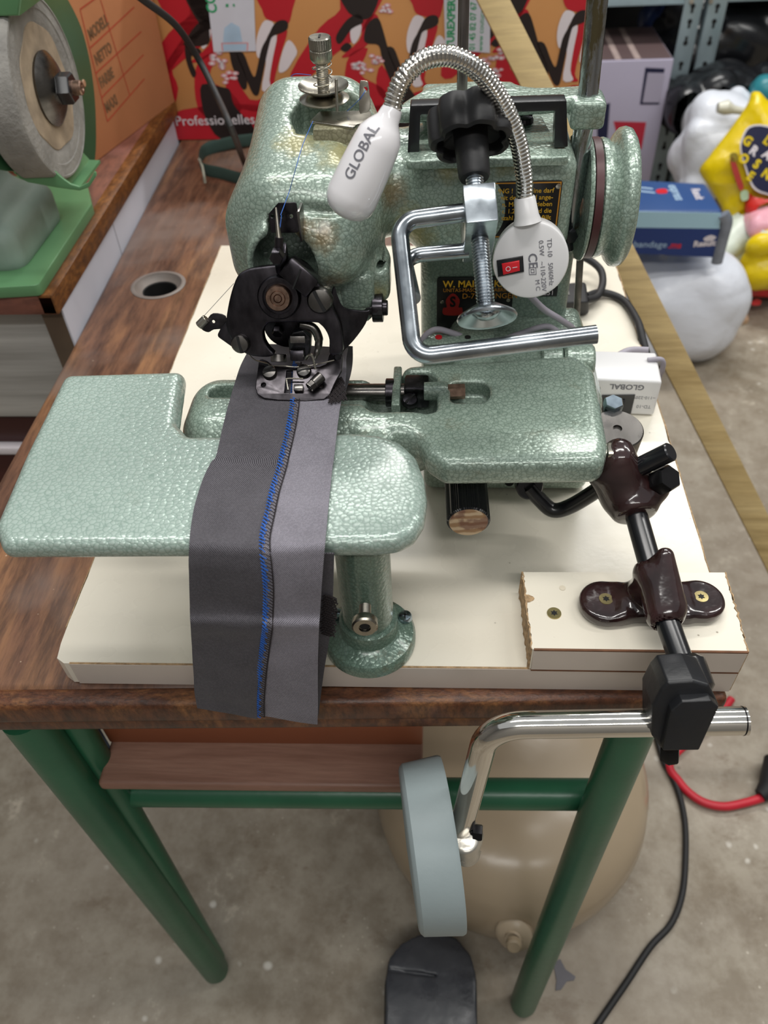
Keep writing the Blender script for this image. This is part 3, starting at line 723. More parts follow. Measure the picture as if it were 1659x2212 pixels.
# --- head casting
lo, hi = (.1, .125, .15), (.365, .315, .285); ax, X, Y, Z = G(lo, hi, .0019); P = (X, Y, Z)
ca, sa = math.cos(.24), math.sin(.24)
R1 = ((1, 0, 0), (0, ca, sa), (0, -sa, ca))
ca2, sa2 = math.cos(.18), math.sin(.18)
h = sbox(P, (.1745, .228, .2235), (.0395, .066, .042), .025, R1)
low = sbox(P, (.153, .205, .200), (.032, .035, .034), .022)
h = su(h, low, .02)
sn = scap(P, (.195, .20, .212), (.190, .168, .208), .027, .024)
h = su(h, sn, .014)
ring = scyl(P, (.163, .19, .203), (.1645, .151, .206), .0250, .003)
h = su(h, ring, .008)
neck = scap(P, (.20, .24, .218), (.27, .24, .212), .034, .033)
hs = sbox(P, (.292, .252, .212), (.050, .047, .033), .011)
h = su(h, su(neck, hs, .02), .018)
h = sd(h, scyl(P, (.163, .180, .203), (.1642, .12, .2065), .0200, .001), .0015)
lug = su(sbox(P, (.207, .185, .178), (.018, .014, .014), .007), sbox(P, (.200, .175, .166), (.014, .012, .012), .007), .006)
h = su(h, lug, .012)
for px, py in ((770, 600), (820, 583)):
    q = hy(px, py, .171); h = sd(h, scyl(P, (q.x, .16, q.z), (q.x, .19, q.z), .0026), .0006)
# pocket for the tension device, narrow flute above the needle bar, seam groove
pk = [hz(x, y, .262) for x, y in ((628, 262), (655, 240), (780, 225), (800, 250), (800, 285), (640, 285))]
d2 = spoly(X[:, :, 0], Y[:, :, 0], rnd2([(p.x, p.y) for p in pk], .004, 4))[:, :, None] + 0 * X
h = np.maximum(h, -sext(d2, Z, .247, .30, .001))
h = sd(h, sbox(P, (.1625, .157, .222), (.0075, .020, .010), .003), .002)
g0 = [hy(x, y, .163) for x, y in ((655, 447), (700, 452), (745, 452), (775, 440))]
for a_, b_ in zip(g0, g0[1:]): h = np.maximum(h, -scap(P, (a_.x, .158, a_.z + .001), (b_.x, .158, b_.z + .001), .003))
obj('head_casting', nets(ax, h), M_head, mc, sharp=0)
# oil cap on the head
q = hz(745, 308, .251)
obj('oil_cap', lathe([(0, 0), (.005, 0), (.0055, .0015), (.0045, .0022), (.0028, .0025), (0, .0018)], q, (0, -.25, 1), 28), M_blackp, mc)
# --- tension device
T0 = hy(705, 262, .205); tb = Vector((T0.x, T0.y, T0.z))
tl = [hz(x, y, .2675) for x, y in ((668, 262), (690, 240), (800, 238), (806, 262), (770, 268), (765, 275))]
obj('tension_bracket', plate((Vector((0, 0, .2675)), Vector((1, 0, 0)), Vector((0, 1, 0)), Vector((0, 0, 1))), rnd2([(p.x, p.y) for p in tl], .002, 3), (), .0014, .0003), M_nickel, mc)
q1_, q2_ = hz(672, 285, .2665), hz(768, 285, .2665)
obj('tension_block', box(q1_.x, q2_.x, .199, .222, .240, .2662, .0015), hammered('stained_green_casting', rgb('#9a967a'), rgb('#6e6a52'), 330, 2.2), mc)
up = Vector((.015, -.03, 1)).normalized()
s0 = hz(702, 231, .268)
zz = lambda h: s0 + up * h
obj('tension_post', tube(resamp([zz(0), zz(.036)], .0005), [.0035 + (.00025 if i % 2 else 0) for i in range(len(resamp([zz(0), zz(.036)], .0005)))], 20), M_nickel, mc)
obj('tension_disc', lathe([(.0035, .0082), (.0105, .0076), (.0145, .0056), (.0154, .0052), (.0154, .0046), (.0105, .0066), (.0035, .0072)], s0, up, 40), M_nickel, mc)
obj('tension_disc', lathe([(.0035, .0098), (.0105, .0104), (.0145, .0124), (.0154, .0130), (.0154, .0122), (.0105, .0094), (.0035, .0088)], s0, up, 40), M_nickel, mc)
u_, w_, a_ = frame(up)
obj('tension_spring', tube([s0 + up * (.0125 + .0125 * t / 60) + (u_ * math.cos(t / 60 * 5.4 * PI + 1) + w_ * math.sin(t / 60 * 5.4 * PI + 1)) * .0058 for t in range(61)], .0004, 8), M_nickel, mc)
tn = obj('tension_nut', lathe([(0, .0255), (.0052, .0255), (.0066, .0275), (.0066, .0322), (.006, .0326), (.006, .0331), (.0066, .0335), (.0066, .0385), (.006, .0392), (0, .0392)], s0, up, 72, None,
    lambda t, h: 1 + (.02 if (int(t / (2 * PI) * 72 + h * 4000) % 2) else -.01)), M_nickel, mc)
obj('slot', obox(s0 + up * .0393, u_ * .0028, w_ * .0006, up * .0002), M_dark, tn)
q = hy(728, 232, .195); obj('guide_pin', cyl(q + Vector((0, 0, -.002)), hy(726, 170, .195), .0009, 12), M_nickel, mc)
fr = fr2(hy(787, 230, .2), (0, -1, .25))
lp = px2d([(776, 240), (777, 180), (783, 174), (791, 175), (796, 182), (800, 235), (785, 244)], fr)
hh = px2d([(789, 193)], fr)[0]
obj('thread_guide', plate(fr, sm2(lp, 3), [circ(hh[0], hh[1], .0013, 12)], .0009, .0002), M_nickel, mc)
# --- handle and its plate on the housing
hpp = [hz(x, y, .249) for x, y in ((876, 348), (1231, 338), (1213, 292), (1190, 285), (1165, 240), (905, 243))]
hfr = (Vector((0, 0, .249)), Vector((1, 0, 0)), Vector((0, 1, 0)), Vector((0, 0, 1)))
obj('handle_plate', plate(hfr, rnd2([(p.x, p.y) for p in hpp], .003, 4), (), .0055, .0012), M_ham2, mc)
HY = .206; H = [hy(x, y, HY) for x, y in ((890, 322), (893, 232), (1220, 226), (1218, 312))]
ho = [hy(x, y, HY) for x, y in ((880, 331), (886, 228), (1224, 217), (1227, 318))]; hi_ = [hy(x, y, HY) for x, y in ((905, 331), (908, 248), (1200, 240), (1197, 320))]
o2 = [(p.x, p.z) for p in ho] + [(p.x, p.z) for p in reversed(hi_)]
obj('carrying_handle', to_world(curve_mesh(rnd2([o2[0], o2[1], o2[2], o2[3], o2[4], o2[5], o2[6], o2[7]], .001, 3), [], .011, .0005), (Vector((0, HY + .0055, 0)), Vector((1, 0, 0)), Vector((0, 0, 1)), Vector((0, -1, 0)))), M_blackp, mc)
pan(hz(1132, 262, .2495), (0, 0, 1), .006, M_gun, mc, 'screw', (1, .3, 0)); pan(hz(950, 268, .2495), (0, 0, 1), .006, M_gun, mc, 'screw', (.3, 1, 0))
# --- thread stand bar and rods
TB = .268
tbp = [hz(x, y, TB) for x, y in ((862, 225), (915, 193), (985, 178), (1080, 175), (1160, 186), (1275, 182), (1297, 196), (1300, 213), (1255, 213), (1230, 213), (880, 236))]
lo, hi = (.21, .2, .235), (.37, .32, .275); ax, X, Y, Z = G(lo, hi, .0016)
d2 = spoly(X[:, :, 0], Y[:, :, 0], sm2([(p.x, p.y) for p in tbp], 4))[:, :, None] + 0 * X
bs = hz(1270, 205, TB)
vv = su(sext(d2, Z, TB - .009, TB, .003), sbox((X, Y, Z), (bs.x, bs.y, TB - .0085), (.0105, .0125, .0085), .003), .003)
vv = su(vv, sbox((X, Y, Z), (.275, .262, .255), (.03, .012, .012), .003), .004)
obj('thread_stand_bar', nets(ax, vv), M_ham2, mc, sharp=0)
rb_ = hz(998, 203, TB); rt_ = hy(1003, -60, rb_.y)
obj('thin_spool_rod', tube([rb_ - Vector((0, 0, .004)), rt_], .0033, 20), metal('grey_steel_rod', rgb('#8d8583'), .35, (90, 90, 9)), mc)
rc = Vector((bs.x, bs.y, TB)); rtop = hy(1296, -60, rc.y); dd = (rtop - rc); rbot = hy(1258, 292, rc.y)
mrod = Mt('corroded_chrome_tube', rgb('#8c8a86'), .22, 1)
mrod.color(mrod.mix(mrod.rampf(mrod.noise(1, 5, mrod.coord((90, 90, 22)), .7), [(.47, (0,) * 3), (.58, (1,) * 3)]), rgb('#b9bcc0'), rgb('#6b624a')))
mrod.rough(mrod.rampf(mrod.noise(1, 5, mrod.coord((90, 90, 22)), .7), [(.47, (.12,) * 3), (.58, (.6,) * 3)]))
obj('thick_stand_tube', tube([rbot - Vector((0, 0, .06)), rbot, rc, rtop], .0062, 28), mrod.m, mc)
# --- nameplates
def brass_plate(c4px, yy, name):
    pts = [hy(x, y, yy) for x, y in c4px]; return pts
NY = .2042
fr = (Vector((0, NY, 0)), Vector((1, 0, 0)), Vector((0, 0, 1)), Vector((0, -1, 0)))
u0 = hy(1042, 392, NY); u1 = hy(1216, 390, NY); u2 = hy(1207, 500, NY)
W0, W1, Z1, Z0 = u0.x - .002, u1.x, u1.z, u2.z - .004
wp = obj('warning_plate', plate(fr, rnd2([(W0, Z0), (W1, Z0), (W1, Z1), (W0, Z1)], .0015, 3), (), .001, .0001), M_platebk, mc)
bw = .0008
obj('gold_border', plate((Vector((0, NY - .0001, 0)),) + fr[1:], [(W0 + .0006, Z0 + .0006), (W1 - .0006, Z0 + .0006), (W1 - .0006, Z1 - .0006), (W0 + .0006, Z1 - .0006)], [[(W0 + .0014, Z0 + .0014), (W1 - .0014, Z0 + .0014), (W1 - .0014, Z1 - .0014), (W0 + .0014, Z1 - .0014)]], .0002, 0), M_gold, wp)
obj('rivet', lathe([(.0018, 0), (.0016, .0006), (0, .001)], hy(1206, 402, NY), (0, -1, 0), 16), M_nickel, wp)
frt = (Vector((0, NY - .0001, 0)),) + fr[1:]
lines = ['ACHTUNG !  Maschine darf', 'nur mit dem Pedal ange-', 'lassen. Motor getrieben', 'max. 1.200 U wird die', 'Drehzahl uberschr. fallt']
for i, s_ in enumerate(lines):
    rr_ = hy(1200, 411 + i * 14.6, NY)
    text(s_.replace('uber', 'über').replace('fall', 'fäll'), frt, .0042, M_yellow_ink, parent=wp, at=(W1 - .0048, rr_.z), align='RIGHT', xs=.98, bold=.00005)
NP = .2505
q0, q1_, q2_ = hy(944, 600, NP), hy(1105, 604, NP), hy(944, 738, NP)
fr = (Vector((0, NP, 0)), Vector((1, 0, 0)), Vector((0, 0, 1)), Vector((0, -1, 0)))
mp = obj('maker_plate', plate(fr, rnd2([(q0.x, q2_.z), (q1_.x + .002, q2_.z), (q1_.x + .002, q0.z), (q0.x, q0.z)], .002, 3), (), .001, .0001), M_platebk, mc)
frt = (Vector((0, NP - .0001, 0)),) + fr[1:]
zr = lambda y, x=1000: hy(x, y, NP).z
text('W. MAIER', frt, .0078, M_yellow_ink, parent=mp, at=(hy(957, 614, NP).x, zr(614)), xs=.93, bold=.00015); text('K.G.', frt, .0078, M_yellow_ink, parent=mp, at=(hy(1067, 614, NP).x, zr(614)), xs=.9, bold=.00015)
text('UNITAS-MASCHINENFABRIK', frt, .0042, M_gold, parent=mp, at=(hy(957, 627, NP).x, zr(627)), xs=.92)
text('D-73  KÖNGEN', frt, .0062, M_gold, parent=mp, at=(hy(998, 640, NP).x, zr(640)), xs=.98)
e0 = hy(978, 655, NP)
obj('red_emblem', plate(frt, sm2([(e0.x - .0065, e0.z - .010), (e0.x + .0065, e0.z - .010), (e0.x + .0072, e0.z - .004), (e0.x + .0045, e0.z - .0035), (e0.x + .0052, e0.z + .003), (e0.x, e0.z + .0085), (e0.x - .0052, e0.z + .003), (e0.x - .0045, e0.z - .0035), (e0.x - .0072, e0.z - .004)], 3), (), .0003, 0), simple('dark_red_enamel', rgb('#8e1d1a'), .4), mp)
text('S', (Vector((0, NP - .0003, 0)),) + fr[1:], .012, M_platebk, parent=mp, at=(e0.x, e0.z + .001), align='CENTER', xs=.8, bold=.0004)
for x, y in ((955, 652), (1098, 648)): obj('rivet', lathe([(.0016, 0), (.0014, .0006), (0, .001)], hy(x, y, NP), (0, -1, 0), 16), M_nickel, mp)
t0, t1 = hy(1140, 620, NP), hy(1203, 640, NP)
tp = obj('type_plate', plate(fr, [(t0.x, t1.z), (t1.x, t1.z), (t1.x, t0.z), (t0.x, t0.z)], (), .001, .0001), M_platebk, mc)
text('97 251', frt, .0055, M_iwht, parent=tp, at=(hy(1153, 632, NP).x, hy(1170, 633, NP).z), xs=1)
# --- hand wheel with belt pulley
wc_ = Vector((.371, .25, .198))
prof = [(0, -.0185), (.012, -.0185), (.036, -.0180), (.0395, -.0178), (.0405, -.0165), (.0398, -.0152), (.036, -.0145), (.036, -.0090), (.0382, -.0080), (.0386, -.006), (.0376, -.003), (.0360, -.001), (.0375, .001), (.0415, .0025), (.0442, .0050), (.0448, .008), (.0438, .0112), (.041, .0132), (.034, .0128), (.032, .010), (.012, .007), (.010, .010), (0, .010)]
hw = obj('hand_wheel', lathe(prof, wc_, (1, 0, 0), 96), M_ham2, mc)
obj('drive_belt', lathe([(.0362, -.0144), (.0388, -.0142), (.0388, -.0093), (.0362, -.0091)], wc_, (1, 0, 0), 96), M_belt, mc)
obj('wheel_shaft', cyl((.325, .25, .198), (.365, .25, .198), .015), M_rust, mc)
obj('belt_guard', plate(fr2(hy(1240, 290, .262), (-.2, -1, .1)), px2d([(1232, 296), (1240, 289), (1278, 293), (1284, 305), (1284, 330), (1262, 420), (1236, 470), (1230, 400)], fr2(hy(1240, 290, .262), (-.2, -1, .1))), (), .0016, .0003), simple('olive_dark_sheet', rgb('#3d4236'), .35, .3), mc)
q = [hy(x, y, .275) for x, y in ((1247, 545), (1262, 545), (1252, 705), (1238, 705))]
obj('guard_strip', plate((Vector((0, .275, 0)), Vector((1, 0, 0)), Vector((0, 0, 1)), Vector((0, -1, 0))), [(p.x, p.z) for p in q], (), .003, .0005), M_steel, mc)
obj('rear_bolt', join(hexbolt(hy(1228, 505, .232), (.3, -1, 0), .005, .006), cyl(hy(1228, 540, .232), hy(1222, 460, .232), .0035)), M_blackp, mc)
# --- needle frame, on a plane that leans back 20 degrees
nn = Vector((0, -math.cos(math.radians(20)), math.sin(math.radians(20))))
F0 = fr2((.168, .108, .138), nn)
def fp(x, y, off=0): return hp(x, y, Vector((.168, .108, .138)) + nn * off, nn)
oc = [(512, 598), (497, 640), (488, 690), (490, 712), (500, 735), (520, 756), (538, 768), (575, 772), (592, 766), (580, 752), (570, 735), (568, 715), (576, 702), (592, 697), (676, 697), (692, 702), (704, 716), (711, 735), (713, 766), (738, 764), (740, 735), (735, 700), (722, 672), (712, 645), (700, 628), (690, 615), (672, 588), (645, 566), (605, 572), (560, 577), (532, 583)]
nf = obj('needle_frame', plate(F0, sm2(px2d(oc, F0), 4), (), .0075, .0012), M_gun, mc, label='blackened curved steel frame around the needle')
o9 = px2d([(489, 694), (474, 712), (466, 728), (500, 752), (528, 768), (500, 700)], F0)
obj('frame_ear', plate((F0[0] - nn * .002,) + F0[1:], rnd2(o9, .002, 3), (), .004, .0006), M_gun, mc)
hc = fp(605, 640)
obj('hub_clamp', lathe([(0, -.012), (.0128, -.012), (.0128, .0045), (.0118, .006), (.0095, .006), (.0095, .0035), (0, .0035)], hc, nn, 48), M_gun, mc)
sf = obj('needle_shaft', lathe([(0, -.03), (.0078, -.03), (.0078, .006), (.0070, .0078), (.0046, .0078), (.0043, .0074), (.0040, .0078), (.0026, .0078), (.0023, .0072), (.002, .0078), (0, .0078)], hc, nn, 48), M_rust, mc)
lug_c = fp(648, 597, .001); dv = (fp(665, 610) - fp(630, 580)).normalized(); ev = nn.cross(dv)
obj('clamp_lug', obox(lug_c + nn * -.001, dv * .0105, ev * .0065, nn * .0065, .0015), M_gun, mc)
obj('clamp_slit', obox(fp(641, 603, .007), (fp(652, 585) - fp(636, 625)).normalized() * .0062, nn.cross((fp(652, 585) - fp(636, 625)).normalized()) * .0005, nn * .0005), M_dark, mc)
obj('shaft_housing', cyl(hc - nn * .045, hc - nn * .01, .017, 36, .002), M_gun, mc)
pan(fp(692, 648, .001), nn, .0078, M_steel, mc, 'frame_screw', fp(700, 662) - fp(684, 632))
pan(fp(520, 742, .0005), nn, .0058, M_steel, mc, 'frame_screw', fp(524, 757) - fp(516, 728))
# take-up bracket with three eyelets at the top
fb = fr2(fp(608, 470, -.004), (-.05, -1, .25))
tb_ = px2d([(580, 462), (601, 438), (640, 437), (648, 498), (642, 503), (585, 503)], fb)
tk = obj('take_up_bracket', plate(fb, rnd2(tb_, .001, 2), [circ(*px2d([(x, y)], fb)[0], .0011, 10) for x, y in ((588, 467), (608, 467), (629, 467))], .0012, .0002), M_gun, mc)
obj('bracket_flank', obox(hp(651, 480, fb[0] - fb[3] * .005, fb[3]), (.0003, .006, 0), (0, 0, .009), (.0008, 0, 0), .0002), M_gunlite, mc)
obj('needle_bar', tube([fp(596, 448, .006), fp(603, 515, .008)], [.0006, .0016], 10), M_nickel, mc)
obj('needle_clamp', join(tube([fp(603, 512, .008), fp(602, 545, .007)], .0025, 14), hexbolt(fp(600, 548, .008), (fp(596, 556, .014) - fp(602, 540, .004)), .0042, .007)), M_gun, mc)
obj('needle_clamp_arm', obox(fp(608, 560, .001), (.004, 0, .001), (0, .003, .002), (0, -.001, .007), .0012), M_gun, mc)
# tension lever at left
fl_ = fr2(fp(470, 695, -.006), nn)
le = px2d([(447, 690), (460, 677), (487, 683), (487, 708), (462, 712), (450, 718), (436, 712), (436, 702)], fl_)
ll = obj('looper_guide', plate(fl_, sm2(le, 3), [circ(*px2d([(461, 695)], fl_)[0], .001, 10)], .0012, .0003), M_gunmid, mc)
obj('thread_roller', cyl(hp(430, 704, fl_[0] + fl_[3] * .001, fl_[3]), hp(446, 688, fl_[0] + fl_[3] * .001, fl_[3]), .0028, 18), M_nickel, mc)
# throat plate: lower plate under the frame, nearly flat, lip bent up at the front
P0 = Vector((.168, .112, .1445)); pn = Vector((0, -.45, .9)).normalized(); PF = fr2(P0, pn, (0, 1, .5))
po = px2d([(560, 772), (556, 800), (551, 838), (556, 852), (570, 860), (600, 864), (660, 866), (700, 862), (713, 852), (722, 830), (738, 800), (741, 764), (712, 762), (706, 785), (690, 792), (640, 795), (590, 790), (578, 780)], PF)
slot_ = px2d([(619, 800), (632, 800), (630, 848), (615, 848)], PF)
hs_ = [circ(*px2d([q], PF)[0], .0014, 12) for q in ((569, 831), (694, 834))]
obj('throat_plate', plate(PF, rnd2(po, .002, 3), [slot_] + hs_, .0022, .0005), M_gunmid, mc)
for x, y in ((583, 806), (657, 803)): pan(hp(x, y, P0, pn), pn, .0047, M_steel, mc, 'plate_screw', (1, .2, .1))
fo = px2d([(535, 768), (560, 778), (580, 790), (582, 802), (572, 806)], PF)
obj('spring_wire', tube(spl([hp(x, y, P0 + pn * .002, pn) for x, y in ((536, 764), (552, 778), (580, 786), (583, 790), (610, 790), (640, 793), (680, 788), (722, 778))], 6), .0004, 8), M_nickel, mc)
obj('guide_wire', tube(spl([hp(x, y, P0 + pn * .0025, pn) for x, y in ((622, 842), (619, 822), (622, 818), (655, 818))], 5), .0005, 8), M_nickel, mc)
sa_, sb_ = hp(668, 838, P0 + pn * .004, pn), hp(695, 812, P0 + pn * .004, pn)
obj('spring_barrel', join(cyl(sa_.lerp(sb_, .35), sb_, .0035, 20), tube([sa_ + (sb_ - sa_) * (t / 50 * .4) + (frame(sb_ - sa_)[0] * math.cos(t * .9) + frame(sb_ - sa_)[1] * math.sin(t * .9)) * .003 for t in range(51)], .0004, 6)), M_steel, mc)
obj('small_catch', obox(hp(645, 838, P0 + pn * .0015, pn), (.003, 0, 0), (0, .002, .001), (0, -.0005, .001), .0006), M_steel, mc)
# presser foot and curved needle in the window
PM = Vector((.168, .128, .155)); pm = Vector((0, -1, .2)).normalized()
def mp_(x, y, o=0): return hp(x, y, PM + pm * o, pm)
FM = fr2(PM, pm)
obj('presser_foot', plate(FM, rnd2(px2d([(625, 770), (623, 735), (633, 718), (655, 713), (672, 730), (668, 772)], FM), .002, 3), (), .009, .001), M_blackp, mc)
obj('presser_pad', obox(mp_(643, 732, .003), (.0048, 0, 0), (0, .001, .002), (0, -.001, .0), .0006), M_gunlite, mc)
obj('foot_shank', obox(mp_(643, 765, .003), (.0045, 0, 0), (0, .002, .003), (0, -.003, .001), .001), M_gun, mc)
obj('feed_dog', cyl(mp_(602, 765, .002), mp_(602, 782, .004), .005, 20), M_gunlite, mc)
obj('curved_needle', tube(spl([mp_(650, 700, .002), mp_(676, 708, .003), (mp_(688, 730, .004)), mp_(687, 752, .006), mp_(680, 775, .009)], 6), [.0028] * 14 + [.0024] * 4 + [.0018] * 4 + [.0012] * 3, 12), M_steel, mc)
obj('needle_hook', tube(spl([mp_(662, 775, .01), mp_(668, 768, .012), mp_(675, 770, .013), mp_(682, 798, .016)], 5), [.0012] * 10 + [.0008] * 6, 8), M_nickel, mc)
obj('rear_cam', lathe([(0, -.006), (.015, -.006), (.015, .002), (0, .002)], mp_(620, 700, -.02), pm, 36), M_gun, mc)
obj('cam_screw', hexbolt(mp_(600, 712, -.016), (0, -1, -.3), .0035, .004), M_gun, mc)
# arm bracket behind the frame: curved sheet with bright edge
fs = fr2(fp(740, 700, -.012), (.3, -1, .25))
obj('side_lever', plate(fs, sm2(px2d([(722, 620), (730, 640), (745, 665), (790, 672), (800, 668), (790, 700), (765, 735), (742, 760), (735, 780), (722, 772), (738, 730), (725, 690), (715, 650)], fs), 4), (), .0025, .0006), M_gun, mc)
kx = hy(818, 665, .168)
obj('adjusting_nut', join(cyl((kx.x - .004, .168, kx.z), (kx.x + .003, .168, kx.z), .0092, 36), cyl((kx.x - .012, .168, kx.z), (kx.x + .006, .168, kx.z), .005, 24)), M_gun, mc)
obj('set_screw', cyl(hy(820, 675, .1593), hy(820, 675, .1583), .0016), M_dark, mc)
lgp = hy(770, 645, .168)
obj('lug_arm', box(lgp.x - .011, lgp.x + .012, .162, .176, lgp.z - .006, lgp.z + .02, .005, 3), M_ham2, mc)
# threads of the machine
def th(name, pts, mat=M_thread, r=.00022, sm=True): return obj(name, tube(spl(pts, 5) if sm else pts, r, 5), mat, mc)
th('needle_thread', [hz(676, 262, .270), hz(655, 310, .2665), hz(640, 360, .2615), hy(626, 410, .160), hy(616, 438, .150), fp(606, 465, .004)])
th('needle_thread', [hy(790, 195, .199), hy(776, 215, .199), hz(750, 240, .269)])
th('needle_thread', [hz(660, 180, .27), hz(628, 175, .2695), hz(636, 160, .2755), hz(672, 162, .274)])
th('looper_thread', [hp(441, 682, fl_[0] + fl_[3] * .002, fl_[3]), fp(505, 612, .001)], simple('grey_thread', rgb('#8d8c8c'), .6), .00018, False)
th('needle_thread', [fp(608, 465, .004), fp(603, 510, .009)], sm=False)

# ================================================================ trouser hem being sewn
fb_ = thing('fabric_hem', 'grey twill hem strip with blue stitched seam, hanging over the cloth plate', 'fabric', (.165, .05, .138))
rows = [  # left px, seam px, right px, ('z' or 'y', value)
    ((545, 742), (640, 745), (752, 752), 'z', .126), ((533, 765), (638, 772), (748, 775), 'z', .133), ((520, 790), (636, 800), (748, 800), 'z', .1365),
    ((505, 835), (634, 840), (744, 838), 'z', .1385), ((492, 880), (630, 885), (735, 878), 'z', .1385), ((478, 935), (622, 930), (728, 930), 'z', .1375), ((467, 985), (609, 985), (722, 985), 'z', .137),
    ((455, 1000), (603, 1010), (718, 1010), 'z', .1365), ((435, 1045), (588, 1060), (713, 1060), 'z', .1365), ((420, 1095), (577, 1110), (708, 1110), 'z', .137),
    ((412, 1140), (568, 1150), (705, 1145), 'z', .1365), ((409, 1175), (566, 1185), (702, 1175), 'y', -.0185), ((408, 1210), (570, 1220), (699, 1210), 'y', -.0225), ((409, 1260), (574, 1270), (695, 1265), 'y', -.025),
    ((411, 1320), (573, 1325), (691, 1325), 'y', -.027), ((412, 1348), (572, 1352), (689, 1355), 'y', -.031), ((414, 1385), (567, 1390), (688, 1390), 'y', -.029), ((418, 1450), (560, 1450), (687, 1450), 'y', -.030), ((421, 1500), (556, 1510), (687, 1520), 'y', -.031), ((427, 1526), (557, 1545), (686, 1562), 'y', -.031)]
def at_row(i, x, y): 
    k, vv_ = rows[i][3], rows[i][4]; return hz(x, y, vv_) if k == 'z' else hy(x, y, vv_)
Lr = [at_row(i, *rows[i][0]) for i in range(len(rows))]; Mr = [at_row(i, *rows[i][1]) for i in range(len(rows))]; Rr = [at_row(i, *rows[i][2]) for i in range(len(rows))]
Ls, Ms, Rs = spl(Lr, 5), spl(Mr, 5), spl(Rr, 5)
def cloth(Aa, Bb, nx, amp, sd, th=.0007, lift=0, curl=0):
    m = len(Aa); v = []; nrmz = []
    for i in range(m):
        tang = (Aa[min(i + 1, m - 1)] - Aa[max(i - 1, 0)]).normalized(); side = (Bb[i] - Aa[i]).normalized(); n_ = side.cross(tang).normalized() * -1
        if n_.y > 0 and abs(n_.y) > abs(n_.z): n_ = -n_
        if n_.z < 0 and abs(n_.z) >= abs(n_.y): n_ = -n_
        row = []
        for j in range(nx + 1):
            t = j / nx; p = Aa[i].lerp(Bb[i], t); fall = max(0, (i / m - .55) / .45)
            a_ = noise.noise(Vector((p.x * 22 + sd, i * .09, sd))) * amp * (.25 + 1.6 * fall) + noise.noise(Vector((p.x * 8, i * .22, sd + 5))) * amp * (.3 + .6 * fall)
            row.append((p + n_ * (abs(a_) + lift + curl * (t if curl > 0 else 0) ** 4), n_))
        v.append(row)
    V = [q[0] for r in v for q in r] + [q[0] - q[1] * th for r in v for q in r]; N = nx + 1; o = m * N; F = []
    for i in range(m - 1):
        for j in range(nx):
            a, b, c, d = i * N + j, i * N + j + 1, (i + 1) * N + j + 1, (i + 1) * N + j; F += [(a, d, c, b), (a + o, b + o, c + o, d + o)]
        F += [(i * N, i * N + o, (i + 1) * N + o, (i + 1) * N), (i * N + nx, (i + 1) * N + nx, (i + 1) * N + nx + o, i * N + nx + o)]
    for j in range(nx): F += [(j, j + 1, j + 1 + o, j + o), ((m - 1) * N + j, (m - 1) * N + j + o, (m - 1) * N + j + 1 + o, (m - 1) * N + j + 1)]
    global UVQ
    UVQ = []; acc = 0
    for i in range(m):
        if i: acc += (Aa[i] - Aa[i - 1]).length
        wd_ = (Bb[i] - Aa[i]).length
        UVQ += [(j / nx * wd_ + sd, acc) for j in range(nx + 1)]
    UVQ = UVQ + UVQ
    return V, F
def clothobj(*a, **k):
    o = obj(*a, **k); uv = o.data.uv_layers.new(name='weave')
    for lp in o.data.loops: uv.data[lp.index].uv = UVQ[lp.vertex_index]
    return o
clothobj('left_panel', cloth(Ls, Ms, 16, .0022, 1.3), M_twd, fb_, label='darker grey twill half of the strip')
clothobj('right_panel', cloth(Ms, Rs, 14, .0022, 4.7), M_twl, fb_, label='lighter grey twill half of the strip')
# overlocked edge: ladder of dark loops with blue stitches along its left
sm = resamp(Ms, .0012); bl, dk = [], []
for i in range(2, len(sm) - 2):
    p, q = sm[i], sm[i + 1]; t = (q - p).normalized(); up_ = Vector((0, -.6, .8)) if p.z > .135 else Vector((0, -1, .1)); sd_ = t.cross(up_).normalized(); sd_ = -sd_ if sd_.x < 0 else sd_
    b = up_ * .0011
    if i % 2 == 0:
        k = 1 + .3 * noise.noise(Vector((i * .7, 0, 3)))
        dk.append(tube([p + b - sd_ * .0006, p + b * 1.4 + sd_ * .002, q + b * 1.2 + sd_ * .0042 * k + t * .0006], .00026, 5))
    dk.append(tube([p + b + sd_ * .0042 - t * .0001, p + b * 1.3 + sd_ * .0047 + t * .0008, q + b + sd_ * .0042], .00032, 5))
    if i % 2 == 0: bl.append(tube([p + b * 1.2 - sd_ * .0012, p + b * 1.7 + t * .0012 + sd_ * .0006, p + b * 1.3 + t * .0026 + sd_ * .0016 * (1 + .5 * math.sin(i))], .00042 * (.7 + .6 * abs(math.sin(i * 1.7))), 5))
obj('overlock_stitching', join(*dk), M_dthread, fb_, kind='stuff', label='row of dark overlock loops')
obj('blue_stitching', join(*bl), M_thread, fb_, kind='stuff', label='row of blue thread stitches')
